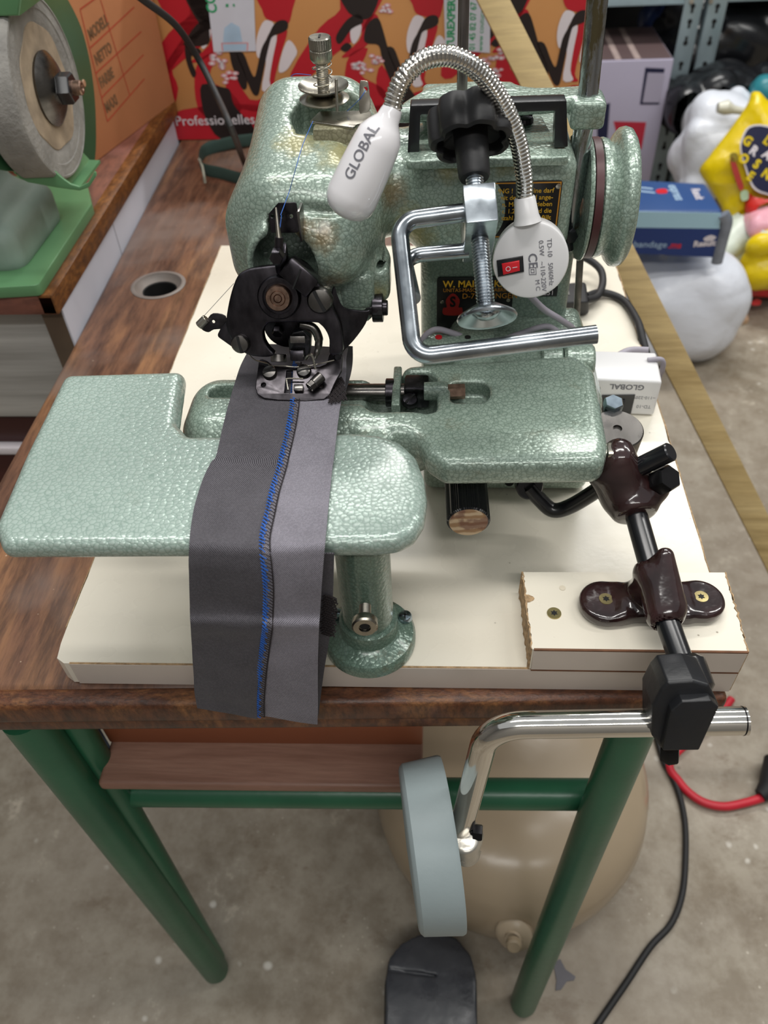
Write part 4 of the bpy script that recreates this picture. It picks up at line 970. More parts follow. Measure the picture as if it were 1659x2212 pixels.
# back layer of the loop showing on the right
by = -.0165
bl_ = [hy(x, y, by) for x, y in ((650, 1196), (650, 1300), (648, 1400), (650, 1480), (652, 1543))]; br_ = [hy(x, y, by) for x, y in ((722, 1196), (719, 1290), (713, 1370), (700, 1450), (688, 1543))]
clothobj('back_layer', cloth(spl(bl_, 6), spl(br_, 6), 8, .0008, 9.1), M_twd, fb_, label='inner layer of the hem loop')
s_ = []
for k in range(17):
    for j in range(5):
        p = hy(698 + j * 4.6 - k * .3 + 2 * math.sin(k * 2.1 + j), 1288 + k * 5 + j * 1.5, by - .0012)
        s_.append(tube([p, p + Vector((.0016, -.0008, .0018)), p + Vector((.003, 0, .0002)), p + Vector((.0026, .0004, -.0012))], .0005, 5))
obj('side_seam_stitching', join(*s_), M_dthread, fb_, kind='stuff')
s_ = []
for k in range(15):
    for j in range(6):
        p = hz(704 + j * 6 + k * .5 + 2 * math.sin(k * 1.7 + j * 2), 826 + k * 3.2 - j * 1.5, .1400)
        s_.append(tube([p, p + Vector((.0012, .0008, .0008)), p + Vector((.0022, -.0010, .0002))], .0005, 5))
obj('side_seam_stitching', join(*s_), M_dthread, fb_, kind='stuff')
rf = [hz(x, y, .1335 if y > 790 else .126) for x, y in ((735, 745), (738, 775), (733, 800), (728, 830))]; rg = [hz(x, y, .125 if y > 790 else .12) for x, y in ((762, 748), (762, 780), (757, 812), (742, 860))]
clothobj('turned_edge', cloth(spl(rf, 5), spl(rg, 5), 5, .0006, 3.1), M_twd, fb_)

# ================================================================ table clamp standing on the cloth block
tc_ = thing('table_clamp', 'zinc-plated screw clamp with black star knob and bent steel rod, on the machine', 'clamp', (.30, .15, .19))
# it leans back against the handle: its screw axis and the plane of the rods
vd = Vector(ray(1030, 480)).normalized(); xr0 = Vector((1, 0, 0)); vu = xr0.cross(vd).normalized(); vu = vu if vu.z > 0 else -vu
TH = math.radians(25); ca_x = (vu * math.cos(TH) + vd * math.sin(TH)).normalized()
KC = hy(1014, 262, .178); cn = xr0.cross(ca_x).normalized(); cn = cn if cn.z > 0 else -cn
sid = (xr0 - ca_x * xr0.dot(ca_x)).normalized()
# tiny sideways lean so the screw follows the photograph
def cpt(x, y, off=0): return hp(x, y, KC + cn * off, cn)
s_bot = cpt(1051, 676, 0); ax_s = (KC - s_bot).normalized(); cn = (cn - ax_s * cn.dot(ax_s)).normalized(); sid = ax_s.cross(cn); sid = sid if sid.x > 0 else -sid
E0 = cpt(1037, 437, .018)
t_e = (E0 - s_bot).dot(ax_s); bcen = s_bot + ax_s * (t_e - .002) - cn * .004
hw_ = (cpt(1072, 440, .018) - cpt(1003, 443, .018)).length / 2
obj('square_block', obox(bcen, sid * hw_, cn * .026, ax_s * .0105, .0006), M_zinc, tc_)
# the two rods leave the left side of the block, turn down and meet
OF = .010; x_l = lambda x, y, o=OF: hp(x, y, bcen + cn * o, cn)
rod = fillet([x_l(1010, 458), x_l(860, 478), x_l(893, 772), x_l(1288, 722)], .0105, 9)
obj('bent_rod', tube(rod, .0050, 26), M_zinc, tc_)
rod2 = fillet([x_l(1012, 541, -.016), x_l(872, 553, -.016), x_l(892, 645, OF - .003)], .010, 8)
obj('second_rod', tube(rod2, .0044, 22), M_zinc, tc_)
pts = resamp([s_bot, KC - ax_s * .02], .00045)
obj('threaded_rod', tube(pts, [.0045 + (.0005 if (i // 2) % 2 else -.0002) for i in range(len(pts))], 20), M_zinc, tc_)
obj('cup_washer', lathe([(0, .006), (.006, .0055), (.0135, -.0005), (.0160, -.001), (.0165, .0002), (.0158, .0016), (.0135, .003), (.0062, .0075), (0, .0078)], s_bot - ax_s * .003, ax_s, 48), M_zinc, tc_)
obj('cup_centre', lathe([(0, -.0025), (.0045, -.0015), (.0072, .0005), (.0085, .002), (.0095, .004), (0, .006)], s_bot - ax_s * .0015, ax_s, 32), M_zinc, tc_)
kb = KC - ax_s * .0335
obj('knob_stem', lathe([(.0050, 0), (.0080, 0), (.0088, .0015), (.0092, .012), (.0096, .024), (.0098, .034), (0, .034)], kb, ax_s, 36), M_blackm, tc_)
lob = lambda t, h: (1 + .075 * (1 - 2 * abs(math.cos(3.5 * t)) ** 5)) if h > .018 else 1
obj('star_knob', lathe([(.0098, .030), (.0172, .0265), (.0182, .0200), (.0190, .0195), (.0212, .0205), (.0222, .0225), (.0222, .036), (.0212, .0395), (.017, .0415), (0, .043)], kb, ax_s, 140, None, lambda t, h: lob(t, h) if True else 1), M_blackm, tc_)

# ================================================================ gooseneck sewing lamp
lm = thing('gooseneck_lamp', 'white sewing lamp with round switch base, chrome gooseneck and capsule shade', 'lamp', (.313, .17, .17))
pc = hy(1146, 562, .160); pnrm = Vector((-.10, -1, .30)).normalized()
back_ = -pnrm
obj('round_base', lathe([(0, -.020), (.0215, -.020), (.0224, -.018), (.0228, 0), (.0222, .0014), (.0210, .0018), (0, .0018)], pc, pnrm, 72), M_white, lm)
obj('magnet_foot', cyl(pc - pnrm * .0195, Vector((pc.x - .002, .2035, pc.z - .006)), .012, 32, .001), M_zinc, lm)
nb = pc + Vector((-.003, .008, .020)); nt = hy(1133, 425, .172)
obj('neck_socket', lathe([(0, 0), (.0085, 0), (.0072, .004), (.0062, (nt - nb).length * .95), (.0056, (nt - nb).length), (0, (nt - nb).length)], nb, nt - nb, 36), M_white, lm)
gp = [nt, hy(1132, 380, .172), hy(1118, 300, .171), hy(1085, 222, .168), hy(1035, 155, .163), hy(975, 122, .158), hy(918, 128, .153), hy(876, 162, .149), hy(856, 200, .147), hy(846, 240, .145)]
g = resamp(spl(gp, 12), .00055)
obj('gooseneck', tube(g, [.0047 + (.00042 if i % 4 < 2 else -.0001) for i in range(len(g))], 18), M_chrome, lm)
ca_, cb_ = hy(848, 236, .145), hy(748, 452, .130)
dl = (cb_ - ca_); L_ = dl.length
sh_ = obj('lamp_shade', lathe([(0, -.001), (.0050, -.001), (.0058, .002), (.0062, .005), (.0092, .009), (.0118, .0135), (.0126, .019), (.0136, L_ * .6), (.0142, L_ * .86), (.0134, L_ * .95), (.0105, L_ * 1.03), (.006, L_ * 1.07), (0, L_ * 1.085)], ca_, dl, 48), M_capsule, lm)
# lettering along the shade, wrapped on its surface
def wrap_text(s, size, mat, name, par, t0_, ang, xs=1, bold=0):
    u, w_, a = frame(dl); cu = bpy.data.curves.new('t', 'FONT'); cu.body = s; cu.size = size; cu.offset = bold; cu.align_y = 'CENTER'
    o = bpy.data.objects.new('t', cu); me = bpy.data.meshes.new_from_object(o); vv_ = []
    bm = bmesh.new(); bm.from_mesh(me); bmesh.ops.triangulate(bm, faces=bm.faces)
    for rep_ in range(2): bmesh.ops.subdivide_edges(bm, edges=list(bm.edges), cuts=1, use_grid_fill=True)
    bm.to_mesh(me); bm.free()
    to = Vector(CAM) - ca_; to = (to - a * to.dot(a)).normalized(); right = a.cross(to)
    for x in me.vertices:
        s_ = t0_ - x.co.x * xs; R_ = float(np.interp(s_, [.009, .0135, .019, L_ * .6, L_ * .86], [.0092, .0118, .0126, .0136, .0142])) + .0003; th_ = ang - x.co.y / R_
        vv_.append(ca_ + a * s_ + (to * math.cos(th_) - right * math.sin(th_)) * R_)
    f = [tuple(p.vertices) for p in me.polygons]; bpy.data.objects.remove(o); bpy.data.meshes.remove(me)
    return obj(name, (vv_, f), mat, par, smooth=False)
wrap_text('GLOBAL', .0082, M_grey_ink, 'lettering', sh_, L_ * .71, -.42, .93, .0001)
pf = fr2(pc + pnrm * .0019, pnrm)
def pb(x, y): return px2d([(x, y)], pf)[0]
sq = [pb(1073, 562), pb(1130, 552), pb(1132, 586), pb(1076, 597)]
sw = obj('switch_surround', plate(pf, sq, [], .002, .0003, .0006), M_blackp, lm)
sq2 = [pb(1084, 568), pb(1122, 561), pb(1123, 583), pb(1087, 592)]
rk = obj('rocker_switch', plate(pf, sq2, [], .003, .0005, .0016), M_red, lm)
e1 = Vector((sq[1][0] - sq[0][0], sq[1][1] - sq[0][1])).normalized(); ra = math.atan2(e1.y, e1.x)
pf2 = (pf[0] + pnrm * .0032,) + pf[1:]
text('O', pf2, .0042, M_iwht, 'switch_mark', rk, pb(1098, 579), align='CENTER', rot=ra); text('I', pf2, .0042, M_iwht, 'switch_mark', rk, pb(1113, 575), align='CENTER', rot=ra + PI / 2)
pb0 = ORG[lm.name]
def btext(s, x, y, x2, y2, size, bold=0, xs=1):
    a, b = pb(x, y), pb(x2, y2); text(s, pf, size, M_grey_ink, 'lettering', lm, a, align='LEFT', rot=math.atan2(b[1] - a[1], b[0] - a[0]), bold=bold, xs=xs)
btext('TD-10   50/60Hz', 1186, 515, 1190, 600, .0040); btext('0.5W   ~110-220V', 1168, 519, 1174, 610, .0040); btext('M C', 1160, 604, 1162, 625, .0038)
btext('CE', 1149, 547, 1152, 590, .0074, .00012); 
dq = [pb(1142, 577), pb(1158, 577), pb(1159, 593), pb(1143, 594)]; cxq = sum(p[0] for p in dq) / 4; cyq = sum(p[1] for p in dq) / 4
sc_ = lambda k: [(cxq + (p[0] - cxq) * k, cyq + (p[1] - cyq) * k) for p in dq]
obj('double_square_mark', join(plate(pf, sc_(1), [sc_(.84)], .0001, 0, .00008), plate(pf, sc_(.5), [sc_(.34)], .0001, 0, .00008)), M_grey_ink, lm, smooth=False)
# its mains lead, looped on the bed behind the clamp rod
cb = [hy(1143, 637, .185), hy(1175, 668, .19), hy(1210, 690, .195), hy(1238, 712, .21), hy(1215, 722, .225), hy(1180, 705, .23), hy(1120, 722, .222), hy(1050, 745, .215), hy(985, 722, .21), hy(940, 712, .208), hy(912, 735, .206), hy(918, 760, .21), hy(960, 735, .218), hy(1040, 735, .222), hy(1120, 745, .225), hy(1180, 725, .232), hy(1235, 700, .245)]
obj('power_lead', tube(spl(cb, 10), .0022, 12), M_greycable, lm)
cb2 = [hy(1235, 700, .245), hy(1290, 742, .262), hy(1350, 750, .30), Vector((.43, .315, .02)), Vector((.444, .30, .03))]
obj('power_lead', tube(spl([hy(925, 745, .209), hy(950, 722, .214), hy(1000, 735, .219), hy(1060, 755, .22), hy(1120, 735, .224)], 10), .0022, 12), M_greycable, lm)

# ================================================================ second lamp body: white transformer box
tb2 = thing('switch_box', 'white plastic switch box with black rocker, at the right edge of the cream board', 'switch box', (.42, .285, 0))
BH = .036
c0, c1 = hz(1412, 898, .0006), hz(1290, 893, .0006)
xr = (c1 - c0); xr.z = 0; xr.normalize(); yv = Vector((-xr.y, xr.x, 0)); yv = yv if yv.y > 0 else -yv
fa = c0; wdt, dpt = .0635, .043
pts = [fa, fa + xr * wdt, fa + xr * wdt + yv * dpt, fa + yv * dpt]
obj('case', hexa([tuple(p) for p in pts] + [tuple(p + Vector((0, 0, BH))) for p in pts], .0022, 4), M_white, tb2)
f2 = (Vector(fa) - yv * .00005, xr * -1, Vector((0, 0, 1)), -yv)
def sb(x, y): return px2d([(x, y)], f2)[0]
f2 = fr2(fa - yv * .00005, -yv)
text('GLOBAL', f2, .0072, M_grey_ink, 'lettering', tb2, sb(1392, 837), rot=PI, xs=1.05, bold=.0002)
text('CE', f2, .0075, M_grey_ink, 'lettering', tb2, sb(1298, 839), rot=PI, xs=1.1, bold=.0001)
text('~110-220V', f2, .0042, M_grey_ink, 'lettering', tb2, sb(1416, 860), rot=PI)
text('TD-10', f2, .0046, M_grey_ink, 'lettering', tb2, sb(1406, 879), rot=PI); text('0.5W', f2, .0042, M_grey_ink, 'lettering', tb2, sb(1292, 861), rot=PI)
q = [sb(1300, 853), sb(1372, 852), sb(1364, 898), sb(1295, 892)]
obj('rocker_frame', plate(f2, [q[0], q[1], (q[1][0], q[3][1] + .001), (q[0][0], q[3][1] + .001)], (), .0014, .0003, .0004), M_blackp, tb2)
q = [sb(1308, 862), sb(1350, 861)]
obj('rocker_switch', plate(f2, [q[0], q[1], (q[1][0], q[0][1] - .012), (q[0][0], q[0][1] - .012)], (), .003, .0006, .0012), M_blackm, tb2)
obj('lead', tube(spl([c0 + yv * .03 + Vector((-.009, 0, BH + .001)), c0 + yv * .03 + Vector((.003, 0, BH + .001)), c0 + yv * .035 + Vector((.007, 0, BH * .6)), c0 + yv * .06 + Vector((.012, 0, -.02)), c0 + yv * .12 + Vector((.02, 0, -.3)), c0 + yv * .2 + Vector((.05, 0, FZ + .01))], 8), .0022, 10), M_greycable, tb2)
obj('rear_lead', tube(spl([c0 + yv * .045 + Vector((-.036, 0, .028)), c0 + yv * .058 + Vector((-.02, 0, .028)), c0 + yv * .055 + Vector((-.004, 0, .03))], 8), .003, 10), M_greycable, tb2)

# ================================================================ knee lever linkage on the right
kl = thing('knee_lever', 'black rod linkage with brown brackets, bent chrome rod and grey knee pad', 'lever', (.39, .04, 0))
# shaft passing through both castings
a0 = hz(1370, 1098, .068); a1 = hy(1438, 1335, .034)
a1 = hz(1432, 1318, .0475); dirn = (a1 - a0).normalized()
a2 = hy(1478, 1445, -.022)
obj('rocker_shaft', tube([a0 - (a1 - a0).normalized() * .03, a0, a1, a2 + (a2 - a1).normalized() * .012], .0072, 28), M_blackp, kl)
# pedestal bearing
RZ2 = RZ + .0003
lo, hi = (.335, -.0, RZ2), (.455, .105, .10); ax, X, Y, Z = G(lo, hi, .0013); P = (X, Y, Z)
e1_, e2_ = hz(1308, 1298, RZ + .008), hz(1513, 1293, RZ + .008)
ft = np.minimum(scyl(P, (e1_.x, e1_.y, RZ2), (e1_.x, e1_.y, RZ + .010), .0168, .0035), scyl(P, (e2_.x, e2_.y, RZ2), (e2_.x, e2_.y, RZ + .010), .0155, .0035))
mid = (e1_ + e2_) / 2
ft = su(ft, sbox(P, (mid.x, mid.y - .001, RZ + .0052), (.022, .0135, .005), .003), .008)
am = (a0 + a1) / 2; m1 = a1 + dirn * .002; m0 = a1 - dirn * .026
bg = su(ft, scap(P, tuple(m1 + Vector((0, 0, -.001))), tuple(m0), .0112, .0098), .010)
bg = su(bg, scap(P, (m0.x + .006, m0.y + .002, m0.z + .012), tuple(m1 + Vector((.004, .004, .002))), .0055, .010), .006)
bg = su(bg, scap(P, (e1_.x + .022, e1_.y + .002, RZ + .006), tuple(m0 + Vector((-.002, 0, -.006))), .0055, .0065), .010)
bg = su(bg, sbox(P, (mid.x + .001, mid.y + .004, RZ + .012), (.011, .012, .010), .006), .010)
bg = np.maximum(bg, -scyl(P, tuple(a1 + dirn * .05), tuple(a0 - dirn * .02), .0078, 0))
bg = np.maximum(bg, -(Z - RZ2))
obj('bearing_bracket', nets(ax, bg), M_brown, kl, sharp=0)
for e in (e1_, e2_): screw((e.x, e.y, RZ + .0098), .0046, (0, 0, 1), M_yz, kl)
# upper cast crank
lo, hi = (.325, .04, .02), (.43, .16, .14); ax, X, Y, Z = G(lo, hi, .0013); P = (X, Y, Z)
k1_ = hy(1340, 990, .095); k2_ = a0 + dirn * .006
ck = scap(P, tuple(k1_), tuple(a0 - dirn * .012), .0100, .0160)
ck = su(ck, scyl(P, tuple(a0 - dirn * .022), tuple(a0 + dirn * .006), .0145, .004), .006)
k3_ = hy(1303, 1022, .094)
ck = su(ck, scap(P, tuple(k3_), tuple(a0 - dirn * .012 + Vector((-.006, 0, 0))), .0105, .012), .012)
hb_ = hy(1418, 1055, .088)
ck = su(ck, scap(P, tuple(hb_), tuple(a0 - dirn * .01), .0085, .011), .008)
ck = su(ck, sell(P, tuple(hy(1335, 975, .10)), (.008, .007, .009)), .006)
obj('crank_casting', nets(ax, ck), M_brown, kl, sharp=0)
obj('clamp_bolt', hexbolt(hy(1424, 1040, .086), hy(1452, 1030, .080) - hy(1424, 1040, .086), .0088, .011), M_bolt_b, kl)
obj('bolt_neck', cyl(hb_, hy(1430, 1038, .085), .0055), M_bolt_b, kl)
p0_, p1_ = hy(1362, 1018, .094), hy(1450, 975, .088)
obj('link_pin', cyl(p0_, p1_, .0062, 28, .0008), M_blackp, kl)
# steel eccentric with bright hex bolt
ec = hz(1334, 925, .104)
obj('steel_disc', lathe([(0, -.022), (.0165, -.022), (.0170, -.0008), (.0162, 0), (.003, 0), (.0028, -.0015), (0, -.0015)], ec, (0.02, -.12, 1), 56), M_steel, kl)
obj('hex_bolt', hexbolt(hz(1325, 893, .104) + Vector((0, .006, 0)), (.05, -.2, 1), .0068, .0065), M_blz, kl)
obj('disc_lug', obox(hz(1338, 975, .104), (.008, 0, 0), (0, .005, .001), (0, 0, .003), .0015), M_nickel, kl)
# bent link to the machine
l0, l1, l2, l3, l4 = hy(1142, 1052, .128), hy(1165, 1078, .124), hy(1195, 1102, .120), hy(1235, 1092, .118), hy(1300, 1052, .112)
obj('link_rod', tube(spl([l0, l1, l2, l3, l4, hy(1330, 1030, .106)], 8), .0056, 22), M_blackp, kl)
obj('link_eye', lathe([(0, -.005), (.0095, -.005), (.0098, .004), (.0088, .005), (.0042, .005), (.0035, .003), (0, .003)], hy(1142, 1048, .130), (.1, -1, .5), 32), M_blackp, kl)
# black clamp head with chrome rod
h0 = hy(1497, 1470, -.030); h1 = hy(1480, 1590, -.052)
ff = fr2(hy(1480, 1560, -.056), (.0, -1, .35))
hd = px2d([(1409, 1592), (1409, 1526), (1428, 1490), (1443, 1474), (1498, 1470), (1533, 1480), (1549, 1514), (1554, 1526), (1510, 1618), (1429, 1619)], ff)
M_clh = simple('black_moulded_clamp', rgb('#1b1c1f'), .4, 0, .3, 30, 120, .0003)
obj('clamp_head', plate(ff, rnd2(hd, .002, 3), (), .026, .002), M_clh, kl)
fg_ = (ff[0] + ff[3] * .006,) + ff[1:]
obj('clamp_head_front', plate(fg_, rnd2(px2d([(1450, 1536), (1474, 1516), (1536, 1513), (1553, 1528), (1510, 1621), (1431, 1622)], fg_), .001, 3), (), .012, .0008), M_clh, kl)
obj('grip_collar', cyl(a2 + (a2 - a1).normalized() * -.006, a2 + (a2 - a1).normalized() * .016, .0132, 36, .003), M_blackp, kl)
obj('grub_screw', hexbolt(hy(1447, 1615, -.050), (.1, -.5, -1), .006, .009), M_bolt_b, kl)
RY = -.046
cr = fillet([hy(1612, 1557, RY), hy(1055, 1567, RY), hy(996, 1790, RY - .012)], .026, 10)
obj('chrome_rod', tube(cr, .0083, 32), M_chrome, kl)
obj('rod_groove', lathe([(.0084, 0), (.0085, .0004), (.0084, .0008)], hy(1602, 1557, RY), (1, 0, 0), 32), M_bolt_b, kl)
e_ = cr[-1]
obj('rod_tip', cyl(e_, e_ + (cr[-1] - cr[-2]).normalized() * .008, .0082, 28, .002, .006), M_chrome, kl)
# knee pad: a shallow rubber disc seen nearly edge on
d0 = hy(940, 1815, -.060); dn = Vector((-1, -.20, .08)).normalized()
dcen = hy(973, 1818, -.062); dep = (dcen - Vector(CAM)).dot(Vector(CF)); Rr_ = 181 * dep / FPX
dn = (Vector((-1, 0, 0)) - Vector(CU) * .13 - Vector(CF) * .10).normalized(); tk_ = 92 * dep / FPX
obj('knee_pad', lathe([(0, -.001), (Rr_ * .985, -.001), (Rr_, .001), (Rr_ * .955, tk_ * .9), (Rr_ * .92, tk_ * .97), (Rr_ * .88, tk_), (0, tk_ * 1.04)], dcen, dn, 72), M_greyrub, kl)
bk = hy(1012, 1815, -.062)
lo, hi = (bk.x - .022, -.085, bk.z - .028), (bk.x + .016, -.03, bk.z + .026); ax, X, Y, Z = G(lo, hi, .0012); P = (X, Y, Z)
sv = su(scap(P, (bk.x - .014, -.062, bk.z - .004), tuple(bk + Vector((.001, .002, .004))), .010, .0095), scyl(P, (bk.x - .003, -.066, bk.z + .012), (bk.x - .001, -.066, bk.z - .015), .010, .003), .004)
M_alu = simple('cast_aluminium', rgb('#cdc9c0'), .35, .8, .15, 60, 90, .0006)
obj('pad_joint', nets(ax, sv), M_alu, kl, sharp=0)
obj('star_washer', lathe([(0, -.002), (.009, -.002), (.0105, 0), (.009, .002), (0, .002)], bk + Vector((-.001, -.008, -.012)), (.5, -1, -.4), 40, None, lambda t, h: 1 + .12 * math.cos(6 * t)), M_alu, kl)
obj('thumb_bolt', join(cyl(hy(1015, 1795, -.06), hy(1026, 1797, -.062), .003), hexbolt(hy(1022, 1797, -.061), (1, -.1, .05), .0058, .0065)), M_bolt_b, kl)

# ================================================================ black plug and leads behind the machine
bc = thing('mains_plug', 'black moulded plug and cable lying behind the machine pedestal', 'plug', (.40, .39, 0))
g1 = hz(1245, 655, .012)
obj('plug_body', hexa([tuple(hz(x, y, .0005)) for x, y in ((1195, 692), (1272, 680), (1268, 630), (1200, 640))] + [tuple(hz(x, y, .024)) for x, y in ((1197, 655), (1272, 652), (1265, 608), (1202, 612))], .003, 3), M_rubber, bc)
obj('grip_ribs', join(*[obox(hz(1205 + k * 5.5, 628, .0243), (.0006, 0, 0), (0, .008, 0), (0, 0, .0004)) for k in range(5)]), simple('grey_rib', rgb('#6c6a66'), .5), bc)
cab = [hz(1266, 648, .014), hz(1290, 640, .010), hz(1302, 610, .012), hz(1295, 580, .016), hz(1262, 556, .02), hz(1225, 548, .03)]
obj('cable', tube(spl(cab, 10), .0038, 14), M_rubber, bc)
cab = [hz(1266, 640, .012), hz(1300, 632, .006), hz(1345, 648, .0045), hz(1375, 690, .006), hz(1386, 725, .004), Vector((.46, .35, -.02)), Vector((.468, .34, -.08)), Vector((.47, .36, -.30)), Vector((.50, .40, -.60)), Vector((.56, .45, FZ + .005)), Vector((.70, .55, FZ + .005))]
obj('cable', tube(spl(cab, 10), .0038, 14), M_rubber, bc)

# ================================================================ wooden lath leaning across
u0, u1 = ray(1035, -20), ray(1615, 1190)
# centre line from high at the back to the floor at the front right
Pa = hy(1065, 0, .84); Pb_ = hy(1508, 877, .58)
d_ = (Pb_ - Pa).normalized(); Pt = Pa - d_ * .16; tt = (FZ + .004 - Pa.z) / d_.z; Pe = Pa + d_ * tt
vw = (Vector(CAM) - (Pa + Pb_) / 2).normalized(); wd = d_.cross(vw).normalized(); tn_ = wd.cross(d_).normalized()
L2 = (Pe - Pt).length / 2
# slight roll so that the narrow bright edge shows on the right
rl_ = Matrix.Rotation(-.15, 3, d_); wd, tn_ = rl_ @ wd, rl_ @ tn_
obj('wooden_lath', obox((Pt + Pe) / 2, d_ * L2, wd * .0168, tn_ * .0045, .0006), M_lath, None, cat='lath', label='long pale timber lath leaning diagonally behind the sewing machine down to the floor')

# ================================================================ cabinet at the left with grinder
CX = -.136; ca1 = thing('low_cabinet', 'low cabinet with white side panel and brown chipped top, standing left of the desk', 'cabinet', (-.5, .8, FZ))
CT = .036; fy = .418
tp1 = [hz(x, y, CT) for x, y in ((0, 640), (112, 640), (345, 262))]
cyf = hz(60, 640, CT).y
xx = lambda y: hz(112, 640, CT).x + (y - cyf) * (hz(352, 255, CT).x - hz(112, 640, CT).x) / (hz(352, 255, CT).y - cyf)
obj('top_board', hexa([(-.95, cyf, CT - .022), (xx(cyf), cyf, CT - .022), (xx(1.45), 1.45, CT - .022), (-.95, 1.45, CT - .022), (-.95, cyf, CT), (xx(cyf), cyf, CT), (xx(1.45), 1.45, CT), (-.95, 1.45, CT)], .002), M_cabtop, ca1)
# chipped lighter edge strip running along the right of the top
ed = lambda y, o: (xx(y) + o, y)
obj('top_edge', hexa([(*ed(cyf, -.016), CT - .021), (*ed(cyf, .0006), CT - .021), (*ed(1.4, .0006), CT - .021), (*ed(1.4, -.016), CT - .021), (*ed(cyf, -.016), CT + .0012), (*ed(cyf, .0006), CT + .0008), (*ed(1.4, .0006), CT + .0008), (*ed(1.4, -.016), CT + .0012)], .001), M_cabedge, ca1, label='chipped brown edge strip')
sx = lambda y: -.1345 + (y - .42) * (-.152 + .1345) / .55
ys = .42
obj('side_panel', hexa([(sx(ys) - .002, ys, FZ), (sx(ys), ys, FZ), (sx(1.4), 1.4, FZ), (sx(1.4) - .002, 1.4, FZ), (sx(ys) - .002, ys, CT - .0225), (sx(ys), ys, CT - .0225), (sx(1.4), 1.4, CT - .0225), (sx(1.4) - .002, 1.4, CT - .0225)]), M_whpanel, ca1)
obj('panel_joint', box(sx(.62) - .0001, sx(.62) + .0004, .619, .6205, FZ, CT - .023), simple('grey_joint', rgb('#a4a6ae'), .5), ca1)
obj('panel_core', hexa([(sx(ys) - .024, ys - .001, FZ), (sx(ys) - .002, ys - .001, FZ), (sx(1.4) - .002, 1.4, FZ), (sx(1.4) - .024, 1.4, FZ), (sx(ys) - .024, ys - .001, CT - .0225), (sx(ys) - .002, ys - .001, CT - .0225), (sx(1.4) - .002, 1.4, CT - .0225), (sx(1.4) - .024, 1.4, CT - .0225)]), simple('brown_edge', rgb('#5f4f40'), .6, 0, .15, 30), ca1)
dy = .44
zdb = hy(50, 900, dy).z; xr_ = sx(ys) - .0255
obj('drawer_front', box(-.9, xr_, dy, dy + .018, zdb, CT - .024, .001), M_streak, ca1)
zz0 = hy(20, 966, dy).z; zz1 = hy(20, 980, dy).z
obj('drawer_front', box(-.9, xr_, dy + .01, dy + .018, zz0, zdb - .004, .001), M_maroon, ca1, label='dark maroon drawer front')
obj('trim_strip', box(-.9, xr_, dy - .002, dy + .018, zz1, zz0, .001), M_iwht, ca1)
obj('drawer_front', box(-.9, xr_, dy + .004, dy + .018, zz1 - .2, zz1 - .002, .001), M_maroon, ca1, label='dark maroon drawer front')
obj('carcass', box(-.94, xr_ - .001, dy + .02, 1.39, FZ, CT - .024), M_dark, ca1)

# ---- bench grinder
gr = thing('bench_grinder', 'green bench grinder with a worn grey stone, standing on the cabinet top', 'grinder', (-.22, .5, CT))
# wheel: face circle found from its outline
ga = Vector((1, .02, .0)).normalized()      # axle direction, towards the right
gc = hy(108, 192, .47)
gR = (hy(70, 8, .47) - hy(140, 385, .47)).length / 2 * 1.02
obj('grinding_wheel', lathe([(0, -.034), (gR * .96, -.034), (gR, -.031), (gR, -.003), (gR * .975, 0), (gR * .955, .0004), (gR * .95, -.0006), (gR * .83, -.0002), (gR * .82, -.0010), (gR * .70, -.0010), (gR * .68, -.002), (gR * .4, -.002), (0, -.002)], gc, ga, 90), M_stone, gr)
obj('paper_disc', lathe([(gR * .67, -.0019), (gR * .66, -.0012), (0, -.001)], gc, ga, 48, None, lambda t, h: 1 + .03 * math.sin(3 * t + 1) + .03 * math.sin(7 * t)), M_stone2, gr)
obj('wheel_flange', lathe([(gR * .40, -.001), (gR * .405, .001), (gR * .34, .0045), (gR * .2, .010), (0, .011)], gc, ga, 48), M_steel, gr)
obj('axle_nut', lathe([(0, .009), (.0135, .009), (.0135, .020), (.012, .022), (0, .022)], gc, ga, 6), M_blackp, gr)
obj('axle', lathe([(0, .01), (.0062, .01), (.0062, .029), (.005, .030), (.0035, .030), (.003, .028), (0, .028)], gc, ga, 24), M_rust, gr)
# guard: back disc plus wrap band open to the front left
u_, w_, a_ = frame(ga)
def gpt(ang, r, h): return gc + (u_ * math.cos(ang) + w_ * math.sin(ang)) * r + ga * h
# camera-side measurements of the guard's outer edge fix its radius and offset
fg = (gc - ga * .030, u_, w_, ga)
gpo = px2d([(118, -30), (168, 40), (192, 120), (204, 200), (208, 280), (206, 340), (196, 380), (178, 403), (160, 405), (135, 392), (100, 380), (60, 372), (30, 360), (10, 250), (0, 120), (30, -30)], fg)
fg = (gc - ga * .038, u_, w_, ga); gpo = px2d([(118, -30), (168, 40), (192, 120), (204, 200), (208, 280), (206, 340), (196, 380), (178, 403), (160, 405), (135, 392), (100, 380), (60, 372), (-30, 350), (-60, 200), (-60, 60), (0, -40)], fg)
obj('guard_plate', plate(fg, sm2(gpo, 4), (), .0025, .0006), M_ggd, gr)
rv = px2d([(181, 180)], fg)[0]; obj('rivet', lathe([(0, 0), (.004, 0), (.0035, .001), (0, .0012)], fg[0] + fg[1] * rv[0] + fg[2] * rv[1], ga, 16), simple('copper_rivet', rgb('#b98c6d'), .5), gr)
